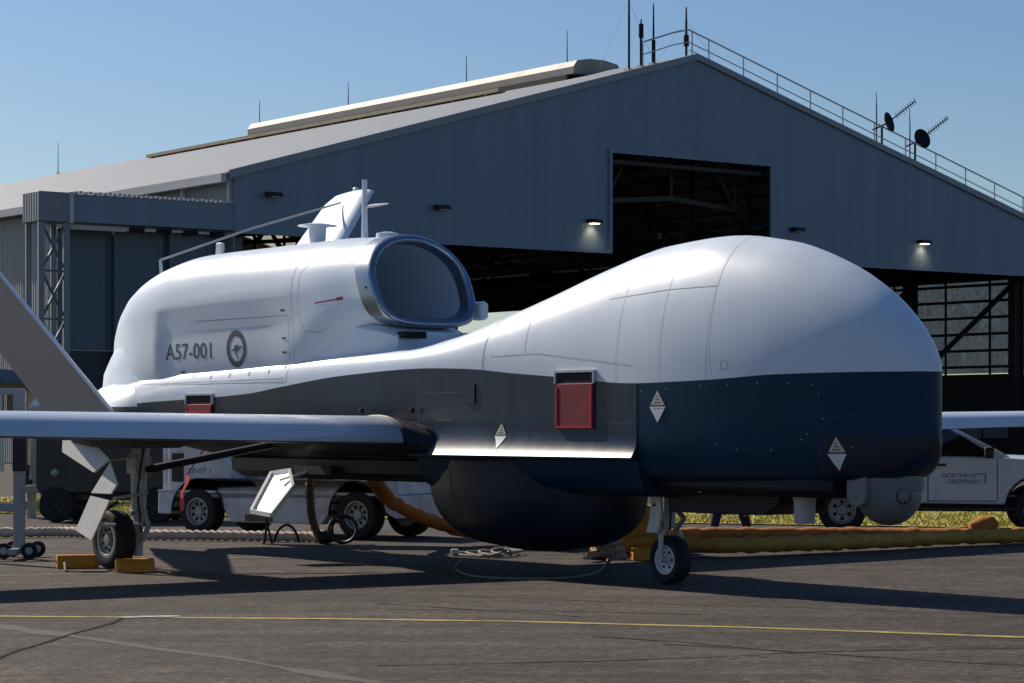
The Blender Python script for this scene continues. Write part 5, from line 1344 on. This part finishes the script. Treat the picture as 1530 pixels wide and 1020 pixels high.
# ------------------------------------------------------------------ person half hidden behind the nose pod
def person(loc, rz):
    J = []; E_ = []; RAD = []
    def j(p, r): J.append(p); RAD.append(r); return len(J) - 1
    def chain(start, items):
        k = start
        for p, r in items:
            n = j(p, r); E_.append((k, n)); k = n
        return k
    pel = j((0, 0, 0.94), (0.155, 0.115))
    ch = chain(pel, [((0.01, 0, 1.08), (0.14, 0.105)), ((0.02, 0, 1.25), (0.165, 0.115)), ((0.02, 0, 1.40), (0.16, 0.10)), ((0.02, 0, 1.49), (0.065, 0.065))])
    nk = chain(ch, [((0.03, 0, 1.56), (0.056, 0.056)), ((0.045, 0, 1.62), (0.075, 0.085)), ((0.045, 0, 1.69), (0.082, 0.098)), ((0.04, 0, 1.755), (0.062, 0.075))])
    for s_, fw in ((-1, 0.24), (1, -0.2)):
        chain(pel, [((0.01, s_ * 0.09, 0.88), (0.095, 0.1)), ((fw * 0.5 + 0.03, s_ * 0.1, 0.50), (0.085, 0.085)), ((fw, s_ * 0.1, 0.12), (0.075, 0.075)), ((fw + 0.01, s_ * 0.1, 0.055), (0.048, 0.05)), ((fw + 0.13, s_ * 0.11, 0.04), (0.045, 0.035)), ((fw + 0.20, s_ * 0.11, 0.035), (0.035, 0.03))])
        sh_ = 3
        wr = chain(sh_, [((0.02, s_ * 0.185, 1.42), (0.062, 0.06)), ((-0.02 - fw * 0.15, s_ * 0.225, 1.13), (0.045, 0.045)), ((0.04 - fw * 0.5, s_ * 0.23, 0.90), (0.03, 0.032)), ((0.05 - fw * 0.55, s_ * 0.23, 0.84), (0.036, 0.02))])
        hx_ = 0.05 - fw * 0.55
        for q, ln in ((-0.030, 0.085), (-0.010, 0.098), (0.010, 0.092), (0.030, 0.075)):
            chain(wr, [((hx_ + q, s_ * 0.232, 0.80), (0.0095, 0.0095)), ((hx_ + q * 1.1 + 0.005, s_ * 0.225, 0.80 - ln * 0.55), (0.0085, 0.0085)), ((hx_ + q * 1.1 + 0.008, s_ * 0.212, 0.80 - ln), (0.007, 0.007))])
        chain(wr, [((hx_ + 0.045, s_ * 0.225, 0.835), (0.011, 0.011)), ((hx_ + 0.062, s_ * 0.21, 0.80), (0.009, 0.009)), ((hx_ + 0.066, s_ * 0.205, 0.775), (0.008, 0.008))])
    me = bpy.data.meshes.new('person'); me.from_pydata(J, E_, [])
    o = bpy.data.objects.new('person_src', me); C.objects.link(o)
    o.modifiers.new('skin', 'SKIN'); sv = me.skin_vertices[0].data
    for k, r in enumerate(RAD): sv[k].radius = r
    sv[0].use_root = True
    m2 = o.modifiers.new('sub', 'SUBSURF'); m2.levels = 2; m2.render_levels = 2
    bpy.context.view_layer.update()
    dg = bpy.context.evaluated_depsgraph_get()
    fin = bpy.data.meshes.new_from_object(o.evaluated_get(dg))
    bpy.data.objects.remove(o)
    fin.name = 'person'; fin.materials.clear()
    for m in ('shirt_navy', 'denim', 'skin', 'boot'): fin.materials.append(MATS[m])
    for p in fin.polygons:
        c = p.center
        if c.z < 0.10: p.material_index = 3
        elif abs(c.y) > 0.17 and c.z < 1.22: p.material_index = 2
        elif c.z < 0.98: p.material_index = 1
        elif c.z > 1.52: p.material_index = 2
        else: p.material_index = 0
    fin.shade_smooth()
    pr = bpy.data.objects.new('person', fin); C.objects.link(pr); pr.location = loc; pr.rotation_euler = (0, 0, rz)
    tag(pr, 'person in dark jeans and boots walking behind the pod under the nose', 'person')
    def ell(b, c, r, n=14, z0=-1.0):
        b.loft([[(c[0] + r[0] * math.cos(t) * math.cos(a_), c[1] + r[1] * math.sin(t) * math.cos(a_), c[2] + r[2] * math.sin(a_)) for t in [2 * math.pi * k / n for k in range(n)]] for a_ in [R(z0 * 90 + (89.9 - z0 * 90) * q / 8) for q in range(9)]], True, True, True)
    part('hair', 'hair_brown', pr, lambda b: ell(b, (0.03, 0, 1.715), (0.098, 0.086, 0.105), 16, -0.1), smooth=True)
    part('nose', 'skin', pr, lambda b: ell(b, (0.14, 0, 1.665), (0.022, 0.015, 0.024), 8, -0.98), smooth=True)
    for s_ in (-1, 1):
        part('ear', 'skin', pr, lambda b: ell(b, (0.04, s_ * 0.088, 1.67), (0.02, 0.012, 0.032), 8, -0.98), smooth=True)
        part('eye', 'hair_brown', pr, lambda b: ell(b, (0.122, s_ * 0.032, 1.695), (0.009, 0.012, 0.007), 8, -0.98), smooth=True)
    part('mouth', 'flag_red', pr, lambda b: b.box((0.128, 0, 1.625), (0.012, 0.04, 0.008)), bevel=0.003)
person((3.22, 35.3, 0), R(195))
